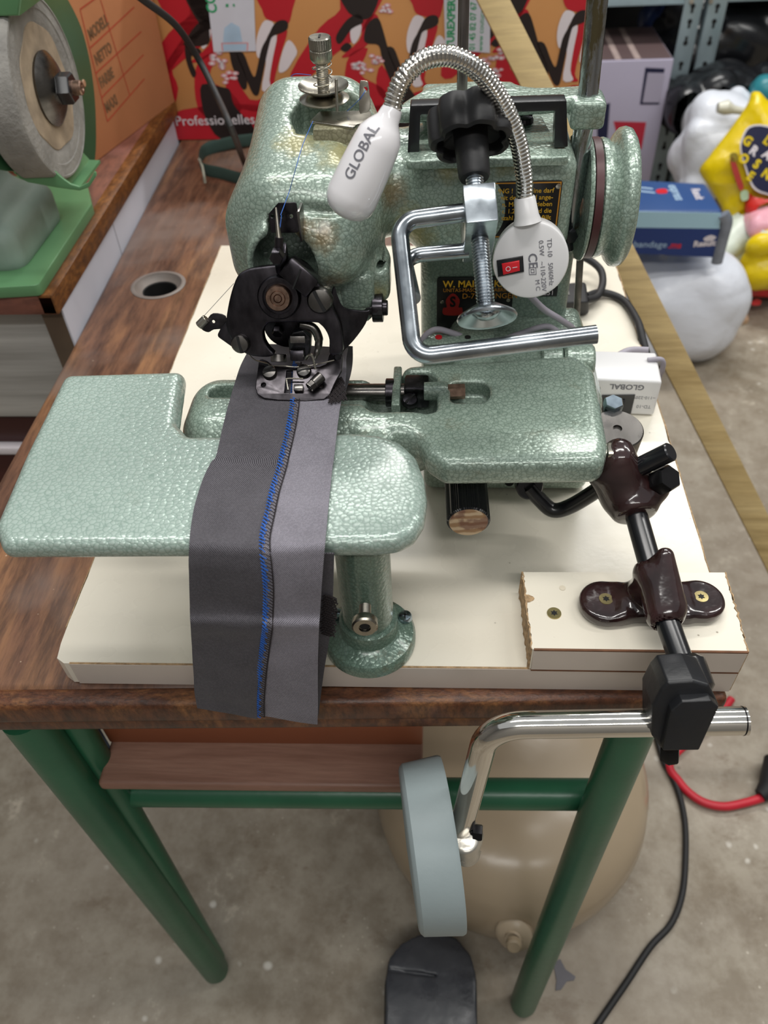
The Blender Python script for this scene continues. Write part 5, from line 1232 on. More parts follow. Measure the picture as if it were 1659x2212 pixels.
# tray-shaped lower guard
t_ = [hy(x, y, .455) for x, y in ((32, 308), (32, 366), (37, 374), (115, 368), (150, 404), (175, 405))]
obj('lower_guard', join(*[obox((p + q_) / 2 + Vector((-.0, .03, 0)), (q_ - p) / 2, Vector((0, .032, .0)), (q_ - p).normalized().cross(Vector((0, 1, 0))) * .0014) for p, q_ in zip(t_, t_[1:])]), M_gg, gr)
fl2 = fr2(hy(100, 390, .425), (0, -1, .05)); obj('lower_guard_lip', plate(fl2, rnd2(px2d([(37, 373), (115, 368), (134, 385), (152, 398), (172, 404), (190, 395), (205, 368), (208, 380), (192, 405), (172, 412), (120, 405), (60, 394), (40, 384)], fl2), .002, 2), (), .003, .0006), M_gg, gr)
tg = [hy(x, y, .43) for x, y in ((-20, -15), (47, -18), (42, 34), (-20, 37))]
tgf = fr2(hy(20, 10, .43), (0, -1, 0)); obj('top_guard', plate(tgf, px2d([(-60, -60), (50, -60), (47, -10), (41, 35), (-60, 38)], tgf), (), .07, .002), M_gg, gr)
# foot and cast body
fz = CT + .001
fbs = [hz(x, y, CT + .013) for x, y in ((-120, 628), (82, 616), (198, 440), (190, 404), (150, 380), (-120, 380))]
M_ggs = M_gg
obj('foot', to_world(curve_mesh(rnd2([(p.x, p.y) for p in fbs], .006, 4), [], .0125, .001), T2W, CT + .007), M_gg, gr)
mb = [hz(x, y, CT + .020) for x, y in ((-120, 560), (60, 562), (84, 545), (80, 500), (20, 430), (-120, 430))]
lo, hi = (-.36, .36, CT + .012), (-.10, .62, .2); ax, X, Y, Z = G(lo, hi, .004); P = (X, Y, Z)
mcx = hz(0, 560, CT + .02)
b_ = sbox(P, (hz(-70, 500, .06).x, .50, CT + .03), (.085, .065, .028), .018)
b_ = su(b_, scyl(P, tuple(gc - ga * .20), tuple(gc - ga * .075), .07, .012), .03)
b_ = su(b_, sbox(P, (hz(-60, 480, .06).x - .01, .52, CT + .06), (.05, .05, .05), .02), .03)
obj('motor_body', nets(ax, b_), M_castal, gr, sharp=0)

# ---- cardboard box behind the grinder
kx1 = hz(345, 262, CT)
ki = thing('cardboard_box', 'brown cardboard box printed with red lines, behind the grinder on the cabinet', 'box', (-.45, 1.0, CT))
qa = hz(205, 352, CT + .0005); qb = hz(352, 240, CT + .0005)
dr = (qb - qa).normalized(); nl = Vector((dr.y, -dr.x, 0)); Ln = 1.2 * (qb - qa).length
fq = [qa - dr * .05, qa + dr * Ln, qa + dr * Ln - nl * .35, qa - dr * .05 - nl * .35]
obj('carton', hexa([tuple(p) for p in fq] + [tuple(p + Vector((0, 0, .34))) for p in fq], .001), M_card, ki)
cf = (fq[0] + nl * .0003, dr, Vector((0, 0, 1)), nl)
def cq(x, y): return px2d([(x, y)], cf)[0]
M_linered = simple('red_print_line', rgb('#b0452d'), .6)
def line2(fr_, a, b, w_, mat, par, name='printed_line'):
    a, b = Vector(a), Vector(b); d = (b - a).normalized(); n_ = Vector((-d.y, d.x)) * w_ / 2
    return obj(name, to_world(([Vector((*(a + n_), 0)), Vector((*(a - n_), 0)), Vector((*(b - n_), 0)), Vector((*(b + n_), 0))], [(0, 1, 2, 3)]), fr_, .0001), mat, par, smooth=False)
for a, b in (((173, 20), (212, -8)), ((195, 103), (290, 15)), ((207, 158), (305, 68)), ((220, 210), (310, 118)), ((232, 262), (312, 170)), ((173, 20), (232, 262)), ((215, -8), (280, 205))):
    line2(cf, cq(*a), cq(*b), .0016, M_linered, ki)
M_brtxt = simple('brown_print', rgb('#6f5237'), .7)
for s_, x, y in (('MODELL', 192, 78), ('NETTO', 206, 132), ('GR.', 216, 182), ('ARTIKEL', 228, 236)):
    a = cq(x, y); b = cq(x + 22, y - 20); text({'GR.': 'FARBE', 'ARTIKEL': 'MAXI'}.get(s_, s_), cf, .017, M_brtxt, 'lettering', ki, a, rot=math.atan2(b[1] - a[1], b[0] - a[0]), bold=.0006, xs=.75)

# ================================================================ red printed carton on the desk
RY0 = .975
rc0, rc1 = hz(380, 303, TT + .0006), hz(1272, 293, TT + .0006)
rd = (rc1 - rc0).normalized(); rn = Vector((rd.y, -rd.x, 0))
rbx = thing('printed_carton', 'large red, orange and black printed carton standing at the back of the desk', 'carton', tuple(rc0 + rd * .3))
WL = (rc1 - rc0).length; HH = .34
rq = [rc0, rc1, rc1 - rn * .35, rc0 - rn * .35]
obj('carton', hexa([tuple(p) for p in rq] + [tuple(p + Vector((0, 0, HH))) for p in rq], .0015), M_orange, rbx)
rfm = (rc0 + rn * .0002, rd, Vector((0, 0, 1)), rn)
def rq2(x, y): return px2d([(x, y)], rfm)[0]
def clip(poly, x0, x1, y0, y1):
    for ax_i, lim, sg in ((0, x0, 1), (0, x1, -1), (1, y0, 1), (1, y1, -1)):
        out_ = []
        for i in range(len(poly)):
            a, b = poly[i - 1], poly[i]; ia, ib = (a[ax_i] - lim) * sg >= 0, (b[ax_i] - lim) * sg >= 0
            if ia != ib:
                t = (lim - a[ax_i]) / (b[ax_i] - a[ax_i]); out_.append((a[0] + (b[0] - a[0]) * t, a[1] + (b[1] - a[1]) * t))
            if ib: out_.append(b)
        poly = out_
        if len(poly) < 3: return []
    return poly
layer = [0]
def ink(polys, mat, name, lift):
    for pl_ in polys:
        vs, fs = [], []
        pl_ = clip([rq2(*p) for p in pl_], .002, WL - .002, .001, HH - .002)
        if len(pl_) < 3: continue
        from mathutils.geometry import tessellate_polygon
        tri = tessellate_polygon([[Vector((p[0], p[1], 0)) for p in pl_]]); o_ = len(vs)
        vs += [Vector((p[0], p[1], lift)) for p in pl_]; fs += [tuple(o_ + i for i in t) for t in tri]
        obj(name, to_world((vs, fs), rfm), mat, rbx, smooth=False)
def rep(polys, offs=(-325, 0, 325, 650), s=1):
    return [[(x + o, y - o * .033) for x, y in sm2(p, 3) ] for o in offs for p in polys]
redp = [[(555, -20), (640, -40), (632, 20), (622, 52), (600, 48), (575, 40), (566, 20)], [(690, 60), (735, 20), (735, -40), (835, -40), (790, 60), (720, 120), (650, 180), (628, 158)],
        [(598, 78), (621, 66), (606, 120), (592, 180), (600, 196), (582, 196), (583, 172), (590, 120)], [(808, 30), (818, 44), (800, 90), (760, 120), (738, 122), (775, 88), (788, 50)],
        [(500, 150), (540, 215), (590, 205), (640, 215), (600, 240), (520, 235), (488, 200)], [(430, 130), (470, 115), (452, 170), (500, 200), (520, 240), (440, 250), (420, 190)]]
redl = [[(360, 250), (500, 225), (700, 235), (900, 222), (1100, 232), (1300, 222), (1300, 310), (360, 320)], [(330, -40), (400, -40), (415, 20), (430, 60), (398, 110), (372, 150), (385, 190), (372, 240), (360, 200), (352, 150), (400, 70), (372, 55), (350, 20)]]
whtp = [[(572, 44), (592, 52), (577, 80), (568, 118), (557, 124), (553, 100), (558, 70)], [(578, 84), (598, 77), (590, 122), (582, 172), (588, 194), (566, 194), (574, 140)], [(624, 86), (642, 110), (632, 132), (618, 152), (602, 154), (610, 112)], [(760, 52), (780, 52), (778, 75), (765, 95), (757, 80)]]
blkp = [[(578, 80), (592, 52), (608, 43), (621, 47), (621, 62), (608, 71), (590, 78), (583, 92), (572, 140), (563, 185), (558, 204), (549, 205), (540, 190), (524, 150), (510, 115), (526, 115), (540, 150), (550, 166), (557, 140), (565, 105)],
        [(735, -20), (815, -20), (808, 25), (790, 42), (765, 35), (748, 20)], [(790, 60), (803, 42), (818, 40), (829, 70), (840, 110), (856, 150), (858, 178), (846, 178), (826, 130), (818, 98), (795, 94), (786, 85)],
        [(727, 75), (750, 42), (775, 30), (785, 48), (760, 62), (738, 92), (728, 92)], [(735, 105), (748, 92), (760, 100), (748, 112)]]
blkl = [[(436, 182), (480, 188), (497, 195), (505, 225), (530, 255), (545, 270), (550, 300), (478, 300), (448, 262), (436, 225)], [(398, -20), (450, -20), (452, 60), (450, 95), (405, 100), (398, 90), (425, 68), (432, 55), (412, 20)], [(400, 96), (412, 90), (414, 130), (424, 158), (416, 166), (402, 130)],
        [(850, 165), (880, 150), (885, 190), (930, 250), (940, 300), (860, 300), (845, 240)], [(1130, 165), (1150, 160), (1160, 190), (1200, 250), (1210, 300), (1120, 300), (1110, 240)]]
fl_l = []
rnd = random.Random(3)
for cx_, cy_f in ((480, 138), (498, 170), (462, 125), (810, 128), (790, 150), (770, 140), (1080, 120), (1050, 132), (1068, 152), (835, 18), (1000, 60)):
    for k in range(7):
        a_ = rnd.uniform(0, 6.28); r_ = rnd.uniform(2, 17); cxx, cyy = cx_ + r_ * math.cos(a_), cy_f + r_ * .9 * math.sin(a_); ra_ = rnd.uniform(5, 9)
        th0 = rnd.uniform(0, 3); ring_ = [(cxx + ra_ * math.cos(t * .63 + th0) * (1 if t < 10 else .62), cyy + ra_ * .6 * math.sin(t * .63 + th0) * (1 if t < 10 else .5)) for t in range(10)]
        fl_l.append(ring_)
lines_o = [[(600 + o, 196 - o * .03), (640 + o, 150 - o * .03), (650 + o, 120 - o * .03), (655 + o, 118 - o * .03), (648 + o, 150 - o * .03), (606 + o, 198 - o * .03)] for o in (0, 325)]
ink(rep(redp) + [sm2(p, 3) for p in redl], M_ired, 'red_print', .0002)
ink(rep(whtp), M_iwht, 'white_print', .0004)
ink(fl_l, M_ipink, 'ruffle_print', .0006)
ink([[(a * .5 + b * .5, c * .55 + d * .45) for (a, c), (b, d) in zip(r_, [(sum(q[0] for q in r_) / 10, sum(q[1] for q in r_) / 10)] * 10)] for r_ in fl_l], M_iwht, 'ruffle_print', .0007)
ink(rep(blkp, (-325, 0, 325, 650)) + [sm2(p, 3) for p in blkl], M_iblk, 'black_print', .0005)
tf = (rfm[0] + rn * .0009,) + rfm[1:]
text('Professionelles', tf, .0200, M_iwht, 'lettering', rbx, rq2(378, 262), xs=1.05, bold=.0001, rot=.01); text('Bügeln', tf, .0200, M_ipink, 'lettering', rbx, rq2(560, 264), xs=1.05)
def tape(pts4, s1, s2, nm):
    p_ = [rq2(*q) for q in pts4]; t_o = obj(nm, to_world(([Vector((a, min(b, HH - .001), .0010)) for a, b in p_], [(0, 1, 2, 3)]), rfm), M_tape, rbx, smooth=False); return t_o
tpp = tape([(462, 112), (553, 110), (548, -30), (445, -30)], 0, 0, 'tape_strip')
tf2 = (rfm[0] + rn * .0011,) + rfm[1:]
text('COUTUREXPERT', tf2, .020, M_igreen, 'lettering', tpp, rq2(461, 30), rot=PI / 2, bold=.0005, xs=.8) if False else None
text('COU', tf2, .020, M_igreen, 'lettering', tpp, rq2(461, 28), rot=PI / 2, bold=.0006, xs=.8)
ink([[(480, 96), (533, 95), (531, 108), (482, 109)], [(485, 60), (500, 48), (518, 58), (524, 90), (482, 92)]], M_iblue, 'pale_blue_print', .0012)
ink([[(478, 92), (536, 91), (536, 93), (480, 94)], [(478, 92), (481, 92), (483, 109), (480, 109)], [(534, 92), (537, 92), (536, 109), (533, 109)]], M_ipink, 'label_outline', .0013)
ink([[(488, 8), (494, 8), (494, 15), (488, 15)], [(503, 8), (507, 8), (508, 14), (504, 14)]], M_igreen, 'green_print', .0012)
tpp2 = tape([(962, 106), (1058, 114), (1060, -30), (958, -30)], 0, 0, 'tape_strip')
text('TUREXPERT', tf2, .0145, M_igreen, 'lettering', tpp2, rq2(974, 104), rot=PI / 2, bold=.0006, xs=.86)
text('01 45 82 07 67', tf2, .0120, M_igreen, 'lettering', tpp2, rq2(1020, 108), rot=PI / 2, bold=.0002, xs=.8); text('www couture', tf2, .010, M_igreen, 'lettering', tpp2, rq2(1038, 110), rot=PI / 2, xs=.9)
# dark strap on the desk and the hanging black lead
st = thing('webbing_strap', 'dark green webbing strap lying on the desk in front of the red carton', 'strap', tuple(hz(480, 360, TT)))
sa1 = [hz(560, 300, TT + .012), hz(500, 308, TT + .012), hz(445, 325, TT + .008), hz(432, 345, TT + .012), hz(440, 365, TT + .014), hz(480, 375, TT + .012), hz(550, 395, TT + .010)]
obj('strap_band', tube(spl(sa1, 8), .009, 12, sq=(.12, 1)), M_strap, st)
sa2 = [hz(600, 296, TT + .006), hz(520, 312, TT + .004), hz(460, 318, TT + .006), hz(438, 330, TT + .004)]
obj('strap_band', tube(spl(sa2, 8), .010, 12, sq=(.15, 1)), M_strap, st)
obj('frayed_edge', tube(spl([hz(430, 344, TT + .02), hz(436, 356, TT + .02), hz(440, 375, TT + .016), hz(443, 395, TT + .004)], 6), .0018, 8), simple('frayed_grey_edge', rgb('#9a9a8c'), .9), st)
hc_ = [hy(270, -30, .55), hy(310, 0, .58), hy(380, 55, .62), hy(430, 130, .66), hy(470, 210, .62), hy(505, 290, .56), Vector(hz(532, 362, TT + .006)), Vector(hz(560, 410, TT + .005))]
obj('hanging_cable', tube(spl(hc_, 10), .0036, 12), M_rubber, None, cat='cable', label='black cable hanging in front of the red carton down to the desk')

# ================================================================ on the floor under and beside the desk
lo, hi = (.06, .0, FZ), (.62, .62, FZ + .36)
shx = thing('plastic_tub', 'large beige rounded plastic tub on the floor under the desk', 'tub', (.34, .3, FZ))
shr = [hz(x, y, FZ + .02) for x, y in ((1150, 2028),)]
tl_, tr_, tf_ = hz(800, 1850, FZ + .09), hz(1424, 1870, FZ + .09), hz(1130, 2035, FZ + .03)
R_t = (tr_.x - tl_.x) / 2; c_ = Vector(((tr_.x + tl_.x) / 2, tf_.y + R_t * .96, FZ)); kt = R_t / .204
obj('shell', lathe([(r_ * kt, z_) for r_, z_ in ((0, .002), (.150, .002), (.178, .010), (.192, .030), (.200, .060), (.204, .10), (.198, .14), (.180, .17), (.140, .19), (.09, .198), (0, .200))], c_, (0.0, 0.0, 1), 72, None, lambda t, h: 1 + .015 * math.cos(2 * t)), M_beige, shx)
q = hy(1112, 2012, tf_.y - .012)
obj('foot_knob', lathe([(0, -.03), (.020, -.03), (.020, 0), (.022, .006), (.018, .010), (.010, .012), (.009, .015), (0, .015)], q, (-.25, -.8, .55), 32), simple('beige_knob', rgb('#b5a48c'), .35), shx)
obj('foot_knob_button', lathe([(0, 0), (.009, 0), (.009, .006), (.007, .008), (0, .008)], hy(1110, 2036, tf_.y - .03), (-.1, -.8, .5), 24), simple('beige_button', rgb('#9c8c74'), .35), shx)
bx = [hz(x, y, FZ + .28) for x, y in ((930, 1690), (1262, 1690), (1262, 1560), (930, 1560))]
pbx = obj('lidded_box', box(.235, .40, .30, .50, FZ, FZ + .30, .006), simple('pinkish_beige_box', rgb('#a3897a'), .5, 0, .08, 6), None, cat='box', label='pinkish beige box on the floor behind the beige tub, under the desk')
q = hy(1140, 1600, .299); 
# foot pedal
fpd = thing('foot_pedal', 'black foot pedal with a scuffed rounded tread, on the floor at the front', 'pedal', (.25, -.05, FZ))
def pz(x, y, z): return hz(x, y, FZ + z)
tread = [pz(x, y, .060) for x, y in ((828, 2120), (836, 2070), (862, 2035), (900, 2012), (945, 2003), (990, 2018), (1022, 2060), (1034, 2110))]
tail = [(tread[-1].x - .002, -.20), (tread[0].x + .006, -.20)]
op = [(p.x, p.y) for p in tread] + tail
obj('base', to_world(curve_mesh(rnd2([(a - .001 * (a > .25) + .0, b + .004) for a, b in op], .004, 3), [], .03, .004), T2W, FZ + .0155), M_rubber, fpd)
yA, yB = hz(900, 2085, FZ + .065).y, hz(900, 2110, FZ + .065).y
lo, hi = (.15, -.24, FZ + .02), (.36, .09, FZ + .09); ax, X, Y, Z = G(lo, hi, .0025)
d2 = spoly(X[:, :, 0], Y[:, :, 0], sm2(op[:8], 3) if False else op)[:, :, None] + 0 * X
fold = -.045 + (X - .25) * -.18
topz = FZ + .066 - .10 * np.maximum(0, (fold - Y)) * .6 - .55 * np.maximum(0, Y - (fold + .03)) ** 1.25
vv = np.maximum(sext(d2 + .003, Z, FZ + .028, FZ + .075, .008), Z - topz)
vv = sd(vv, scap((X, Y, Z), tuple(pz(828, 2093, .066)), tuple(pz(1036, 2122, .060)), .0022), .002)
obj('tread', nets(ax, vv), M_blackshell, fpd, sharp=0)
cb = [hz(x, y, FZ + .006) for x, y in ((1410, 1560), (1432, 1640), (1462, 1700), (1479, 1770), (1481, 1850), (1474, 1930), (1450, 1995), (1405, 2045), (1355, 2120), (1300, 2200), (1260, 2260))]
obj('floor_cable', tube(spl(cb, 8), .0042, 12), M_rubber, None, cat='cable', label='thin black cable running over the floor down the right side of the desk')
rc_ = thing('extension_lead', 'red rubber extension lead with a black connector on the floor at the right', 'cable', tuple(hz(1560, 1740, FZ)))
cb = [hz(x, y, FZ + .008) for x, y in ((1572, 1505), (1500, 1590), (1450, 1640), (1468, 1690), (1510, 1728), (1560, 1742), (1610, 1734), (1650, 1722))]
cb = [hz(1580, 1510, FZ + .008), hz(1540, 1560, FZ + .008)] + cb[2:]
obj('red_cable', tube(spl(cb, 10), .0062, 14), M_redcable, rc_)
obj('connector', tube([cb[-1] + Vector((-.006, 0, .004)), cb[-1] + Vector((.01, .01, .008)), cb[-1] + Vector((.03, .05, .012))], [.010, .017, .019], 18), M_rubber, rc_)
q = hz(1202, 2115, FZ + .0005)
dbr = [hz(x, y, FZ + .0004) for x, y in ((1195, 2080), (1210, 2072), (1222, 2095), (1243, 2110), (1240, 2118), (1225, 2120), (1212, 2138), (1200, 2140), (1202, 2118))]
obj('torn_scrap', to_world(curve_mesh([(p.x, p.y) for p in dbr], [], .001), T2W, FZ + .001), simple('grey_scrap', rgb('#5e5c62'), .5), None, cat='scrap', label='torn dark grey scrap on the floor beside the right desk leg')

# ================================================================ steel shelving far right
sh_u = thing('steel_shelving', 'galvanised perforated steel shelving at the back right', 'shelving', (1.0, 2.4, FZ))
SY = 2.2
def upright(pxa, pxb, w2, sdn, nm='upright'):
    a, b = hy(*pxa, SY), hy(*pxb, SY); bot = Vector((b.x, SY, FZ)); topp = a + (a - b).normalized() * .9
    xm = (a.x + b.x) / 2; zt = 1.0
    o = obj(nm, join(box(xm - w2, xm + w2, SY - .002, SY, FZ, zt, .0006), box(xm + w2 * sdn - .001, xm + w2 * sdn + .001, SY, SY + .035, FZ, zt)), M_shelf, sh_u)
    ks = []
    z = a.z - .6
    k = 0
    while z < zt - .02:
        r = .0065
        ks.append(cyl((xm, SY - .0026, z + r * .5), (xm, SY - .0018, z + r * .5), r, 12))
        ks.append(obox((xm, SY - .0022, z + (-r if k % 3 else r * 2)), (.0035, 0, 0), (0, .0003, 0), (0, 0, r)))
        z += .036 if k % 3 == 1 else .052; k += 1
    obj('slots', join(*ks), M_dark, o, kind='stuff')
    return xm
xa = upright((1484, 60), (1424, 380), .024, 1); xb = upright((1532, 60), (1474, 380), .024, -1)
bz = hy(1400, 6, SY).z
obj('shelf_beam', box(.42, xa - .0245, SY - .001, SY + .002, bz - .006, bz + .05, .001), simple('pale_blue_grey_beam', rgb('#a9c0c9'), .4), sh_u)
obj('shelf_beam', box(xb + .0245, 2.2, SY - .001, SY + .002, bz - .004, bz + .05, .001), M_shelf, sh_u)
obj('shelf_board', box(.42, xa - .026, SY + .003, SY + .45, bz + .01, bz + .03), M_shelf, sh_u); obj('shelf_board', box(xb + .026, 2.2, SY + .003, SY + .45, bz + .01, bz + .03), M_shelf, sh_u)
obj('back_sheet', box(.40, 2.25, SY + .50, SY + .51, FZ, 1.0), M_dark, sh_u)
for px, py in ((1494, 3), (1536, 3)): obj('bolt', cyl(hy(px, py, SY - .002), hy(px, py, SY - .006), .006), M_nickel, sh_u)
# carton standing between the shelves
lc = thing('lilac_carton', 'lilac grey carton with a red patch, under the shelving behind the hand wheel', 'box', (.8, 2.1, FZ))
LY = 2.08
l0_, l1_ = hy(1300, 132, LY), hy(1440, 128, LY)
lx0, lx1, lz = .55, hy(1432, 250, LY).x, l1_.z
cb_ = [(lx0, LY), (lx1, LY), (lx1 + .0, LY + .3), (lx0, LY + .3)]
obj('carton', hexa([(x, y, FZ) for x, y in cb_] + [(x, y, lz) for x, y in cb_], .004), M_lilac, lc)
zt = lz + .0006
obj('top_flap', box(lx0 + .002, lx1 - .004, LY + .006, LY + .295, lz, lz + .001), M_brcart, lc)
for xk in (1320, 1363): 
    q_ = hz(xk - 8, 100, zt); q2_ = hz(xk + 16, 126, zt); obj('tape_strip', box(q2_.x - .010, q2_.x + .006, LY + .006, LY + .29, lz + .001, lz + .0014), simple('beige_tape', rgb('#a3918c'), .5), lc)
lf = (Vector((0, LY - .0004, 0)), Vector((1, 0, 0)), Vector((0, 0, 1)), Vector((0, -1, 0)))
P4 = lambda *a: [(hy(x, y, LY).x, hy(x, y, LY).z) for x, y in a]
fo_ = P4((1394, 146), (1436, 148), (1424, 226), (1382, 226)); fi_ = P4((1399, 157), (1436, 158), (1424, 221), (1388, 221))
obj('panel_frame', plate(lf, fo_, (), .0006, 0), M_navy, lc); obj('panel', plate(lf, fi_, (), .0014, 0, .0004), M_lilac, lc)
obj('red_patch', plate(lf, P4((1325, 262), (1396, 264), (1386, 322), (1340, 322)), (), .0008, 0), simple('crimson_patch', rgb('#b02238'), .45), lc)
obj('dark_patch', plate(lf, P4((1290, 230), (1318, 222), (1312, 300), (1290, 300)), (), .0006, 0), M_navy, lc)
obj('blue_hanging_bag', nets(*(lambda g_: (g_[0], sell(g_[1:], (hy(1408, 45, 2.45).x, 2.42, hy(1408, 45, 2.45).z), (.045, .03, .09)) + .012 * np.sin(g_[1] * 90) * np.sin(g_[3] * 60)))(G((hy(1408, 45, 2.45).x - .07, 2.36, hy(1408, 45, 2.45).z - .12), (hy(1408, 45, 2.45).x + .07, 2.48, hy(1408, 45, 2.45).z + .12), .006))), simple('dark_blue_plastic', rgb('#27365f'), .4, 0, .4, 20), None, cat='bag', label='dark blue crumpled bag in the shadow of the shelving')
# crumpled bags
def bag(name, px, Yc, rad, mat, label, cat='bag', seed=1, st=.010, amp=.03, fr=9, par=None, sub=None):
    c = hy(px[0], px[1], Yc); lo = [c[i] - rad[i] * 1.35 for i in range(3)]; hi = [c[i] + rad[i] * 1.35 for i in range(3)]
    lo[2] = max(lo[2], FZ - .001)
    ax, X, Y, Z = G(lo, hi, st)
    rs = np.random.RandomState(seed); d = sbox((X, Y, Z), tuple(c), rad, min(rad) * .75)
    for k in range(9):
        v_ = rs.normal(size=3); v_ /= np.linalg.norm(v_); ph = rs.uniform(0, 6.28); f_ = fr * rs.uniform(.6, 2.4)
        w1 = rs.normal(size=3) * fr * .25; warp = np.sin(w1[0] * X + w1[1] * Y + w1[2] * Z + ph) * 1.2
        d = d + amp * rs.uniform(.1, .45) * (1 - 2 * abs(np.sin((v_[0] * X + v_[1] * Y + v_[2] * Z) * f_ + ph + warp))) 
    d = np.maximum(d, FZ + .002 - Z)
    return obj(name, nets(ax, d), mat, par, sharp=0, cat=cat if par is None else None, label=label)
bag('black_sack', (1590, 160), 2.42, (.24, .17, .20), M_blkbag, 'shiny black plastic sack inside the shelving, upper right', seed=4, st=.009, amp=.05, fr=10)
bag('black_sack', (1540, 215), 2.12, (.13, .07, .06), M_blkbag, 'dark grey flat plastic sack just below the shiny black sack', seed=8, st=.007, amp=.03)
wb = bag('white_sack', (1448, 655), 1.42, (.140, .12, .125), M_bag, 'big white plastic sack on the floor behind the lath, under the blue carton', seed=2, st=.006, amp=.016, fr=13)
bag('white_carrier_bag', (1545, 320), 1.95, (.085, .08, .11), M_bag, 'white carrier bag standing between the shelving and the yellow bag', seed=11, st=.008, amp=.022, fr=12)
bag('white_carrier_bag', (1600, 540), 1.64, (.055, .07, .062), simple('greenish_white_plastic', rgb('#d2dccf'), .35, 0, .06, 12), 'crumpled greenish white plastic bag below the big yellow bag', seed=12, st=.007, amp=.03, fr=14)
q_ = hy(1568, 232, 1.84)
obj('bottle_cap', tube([q_ + Vector((-.02, 0, 0)), q_, q_ + Vector((.02, 0, -.006)), q_ + Vector((.06, 0, -.012))], [.012, .018, .010, .007], 18), simple('clear_ivory_plastic', rgb('#d9d8c8'), .2), None, cat='cap', label='clear ivory plastic cap sticking out of the white carrier bag')
# big yellow bag: pillow-like sheet with printed dark shield
yb = thing('yellow_bag', 'bright yellow plastic bag with a dark blue printed shield, at the right edge', 'bag', tuple(hy(1600, 440, 1.72)))
yo = [(1638, 196), (1659, 215), (1720, 260), (1760, 400), (1720, 470), (1659, 455), (1605, 470), (1575, 478), (1550, 430), (1512, 372), (1530, 340), (1580, 275), (1615, 225), (1625, 200)]
yf = fr2(hy(1600, 330, 1.72), (-.12, -1, .45))
def pillow(fr_, outline, thk, mat, name, par, label=None, seed=0, stp=.007, amp=.006, f_=40, kind=None):
    P2 = px2d(outline, fr_); xs = [p[0] for p in P2]; ys_ = [p[1] for p in P2]
    ax = [np.arange(min(xs) - stp * 3, max(xs) + stp * 4, stp), np.arange(min(ys_) - stp * 3, max(ys_) + stp * 4, stp), np.arange(-thk * 1.6, thk * 1.6, stp)]
    X, Y, Z = np.meshgrid(*ax, indexing='ij'); d2 = spoly(X[:, :, 0], Y[:, :, 0], sm2(P2, 3))[:, :, None] + 0 * X
    h_ = thk * np.clip(-d2 / (thk * 2), 0, 1) ** .5
    rs = np.random.RandomState(seed); wv = 0
    for k in range(6):
        a = rs.uniform(0, 3.14); ph = rs.uniform(0, 6.28); wv = wv + (1 - 2 * abs(np.sin((np.cos(a) * X + np.sin(a) * Y) * f_ * rs.uniform(.4, 1.6) + ph + 1.5 * np.sin(X * 15 + Y * 11 + ph)))) * rs.uniform(.3, 1)
    d = np.maximum(d2, abs(Z - wv * amp * .3) - h_ - .0035) * .7
    v, f = nets(ax, d); return obj(name, to_world((v, f), fr_), mat, par, sharp=0, label=label), P2
pillow(yf, yo, .05, M_ybag, 'bag_body', yb, seed=3, amp=.012)
def on_bag(pts, lift, mat, name, lab=None, fr_=yf, th_=.002):
    P2 = sm2(px2d(pts, fr_), 3); return obj(name, to_world(curve_mesh(P2, [], th_, 0), fr_, lift), mat, yb, smooth=False, label=lab)
on_bag([(1590, 300), (1605, 277), (1640, 275), (1675, 300), (1690, 420), (1640, 420), (1612, 405), (1597, 365), (1586, 325)], .0585, M_iwht, 'shield_outline')
on_bag([(1593, 302), (1607, 280), (1640, 279), (1672, 303), (1686, 416), (1641, 416), (1615, 401), (1600, 363), (1589, 325)], .0600, M_navy, 'printed_shield')
for x, y, s_ in ((1607, 300, 'G'), (1622, 322, 'R'), (1598, 338, 'O'), (1630, 352, 'S'), (1616, 378, 'E'), (1652, 300, 'L'), (1650, 330, 'A'), (1648, 372, 'N')):
    fr_ = (yf[0] + yf[3] * .0612,) + yf[1:]; text(s_, fr_, .027, M_ybag if (x + y) % 3 else M_iwht, 'lettering', yb, px2d([(x, y)], fr_)[0], rot=-.5, bold=.0012)
on_bag([(1567, 350), (1576, 345), (1590, 385), (1596, 405), (1588, 412), (1580, 395)], .050, simple('dark_red_print', rgb('#a02a20'), .4), 'printed_stripe'); on_bag([(1590, 415), (1604, 412), (1606, 430), (1592, 433)], .048, simple('pale_green_print', rgb('#a9bf9c'), .4), 'printed_tag')
on_bag([(1567, 335), (1580, 333), (1584, 347), (1570, 352)], .050, simple('olive_print', rgb('#8d7b12'), .4), 'printed_tag')
yb2 = hy(1650, 535, 1.6)
bag('yellow_carrier_bag', (1655, 535), 1.60, (.045, .07, .06), M_ybag, 'small crumpled yellow bag at the right edge, below the white one', seed=21, st=.006, amp=.022, fr=18)
bag('red_cloth', (1630, 600), 1.60, (.075, .06, .03), simple('red_white_cloth', rgb('#c32a2c'), .5, 0, .5, 9), 'crumpled red packaging at the right edge above the plywood piece', cat='packaging', seed=31, st=.006, amp=.03, fr=18)
bag('red_packet', (1645, 437), 1.66, (.035, .03, .012), simple('bright_red_plastic', rgb('#cf2b22'), .35, 0, .2, 30), 'small red printed packet tucked under the big yellow bag', cat='packet', seed=41, st=.005, amp=.014, fr=20)
bag('pink_packet', (1648, 478), 1.60, (.035, .04, .025), simple('pink_plastic', rgb('#e8aab8'), .35, 0, .1, 30), 'small pink packet at the right edge, between the yellow bags', cat='packet', seed=43, st=.005, amp=.01, fr=20)
bag('teal_packet', (1655, 205), 2.0, (.04, .04, .035), simple('teal_plastic', rgb('#2d7f8a'), .35, 0, .1, 30), 'teal packet behind the top of the big yellow bag', cat='packet', seed=47, st=.006, amp=.014, fr=16)
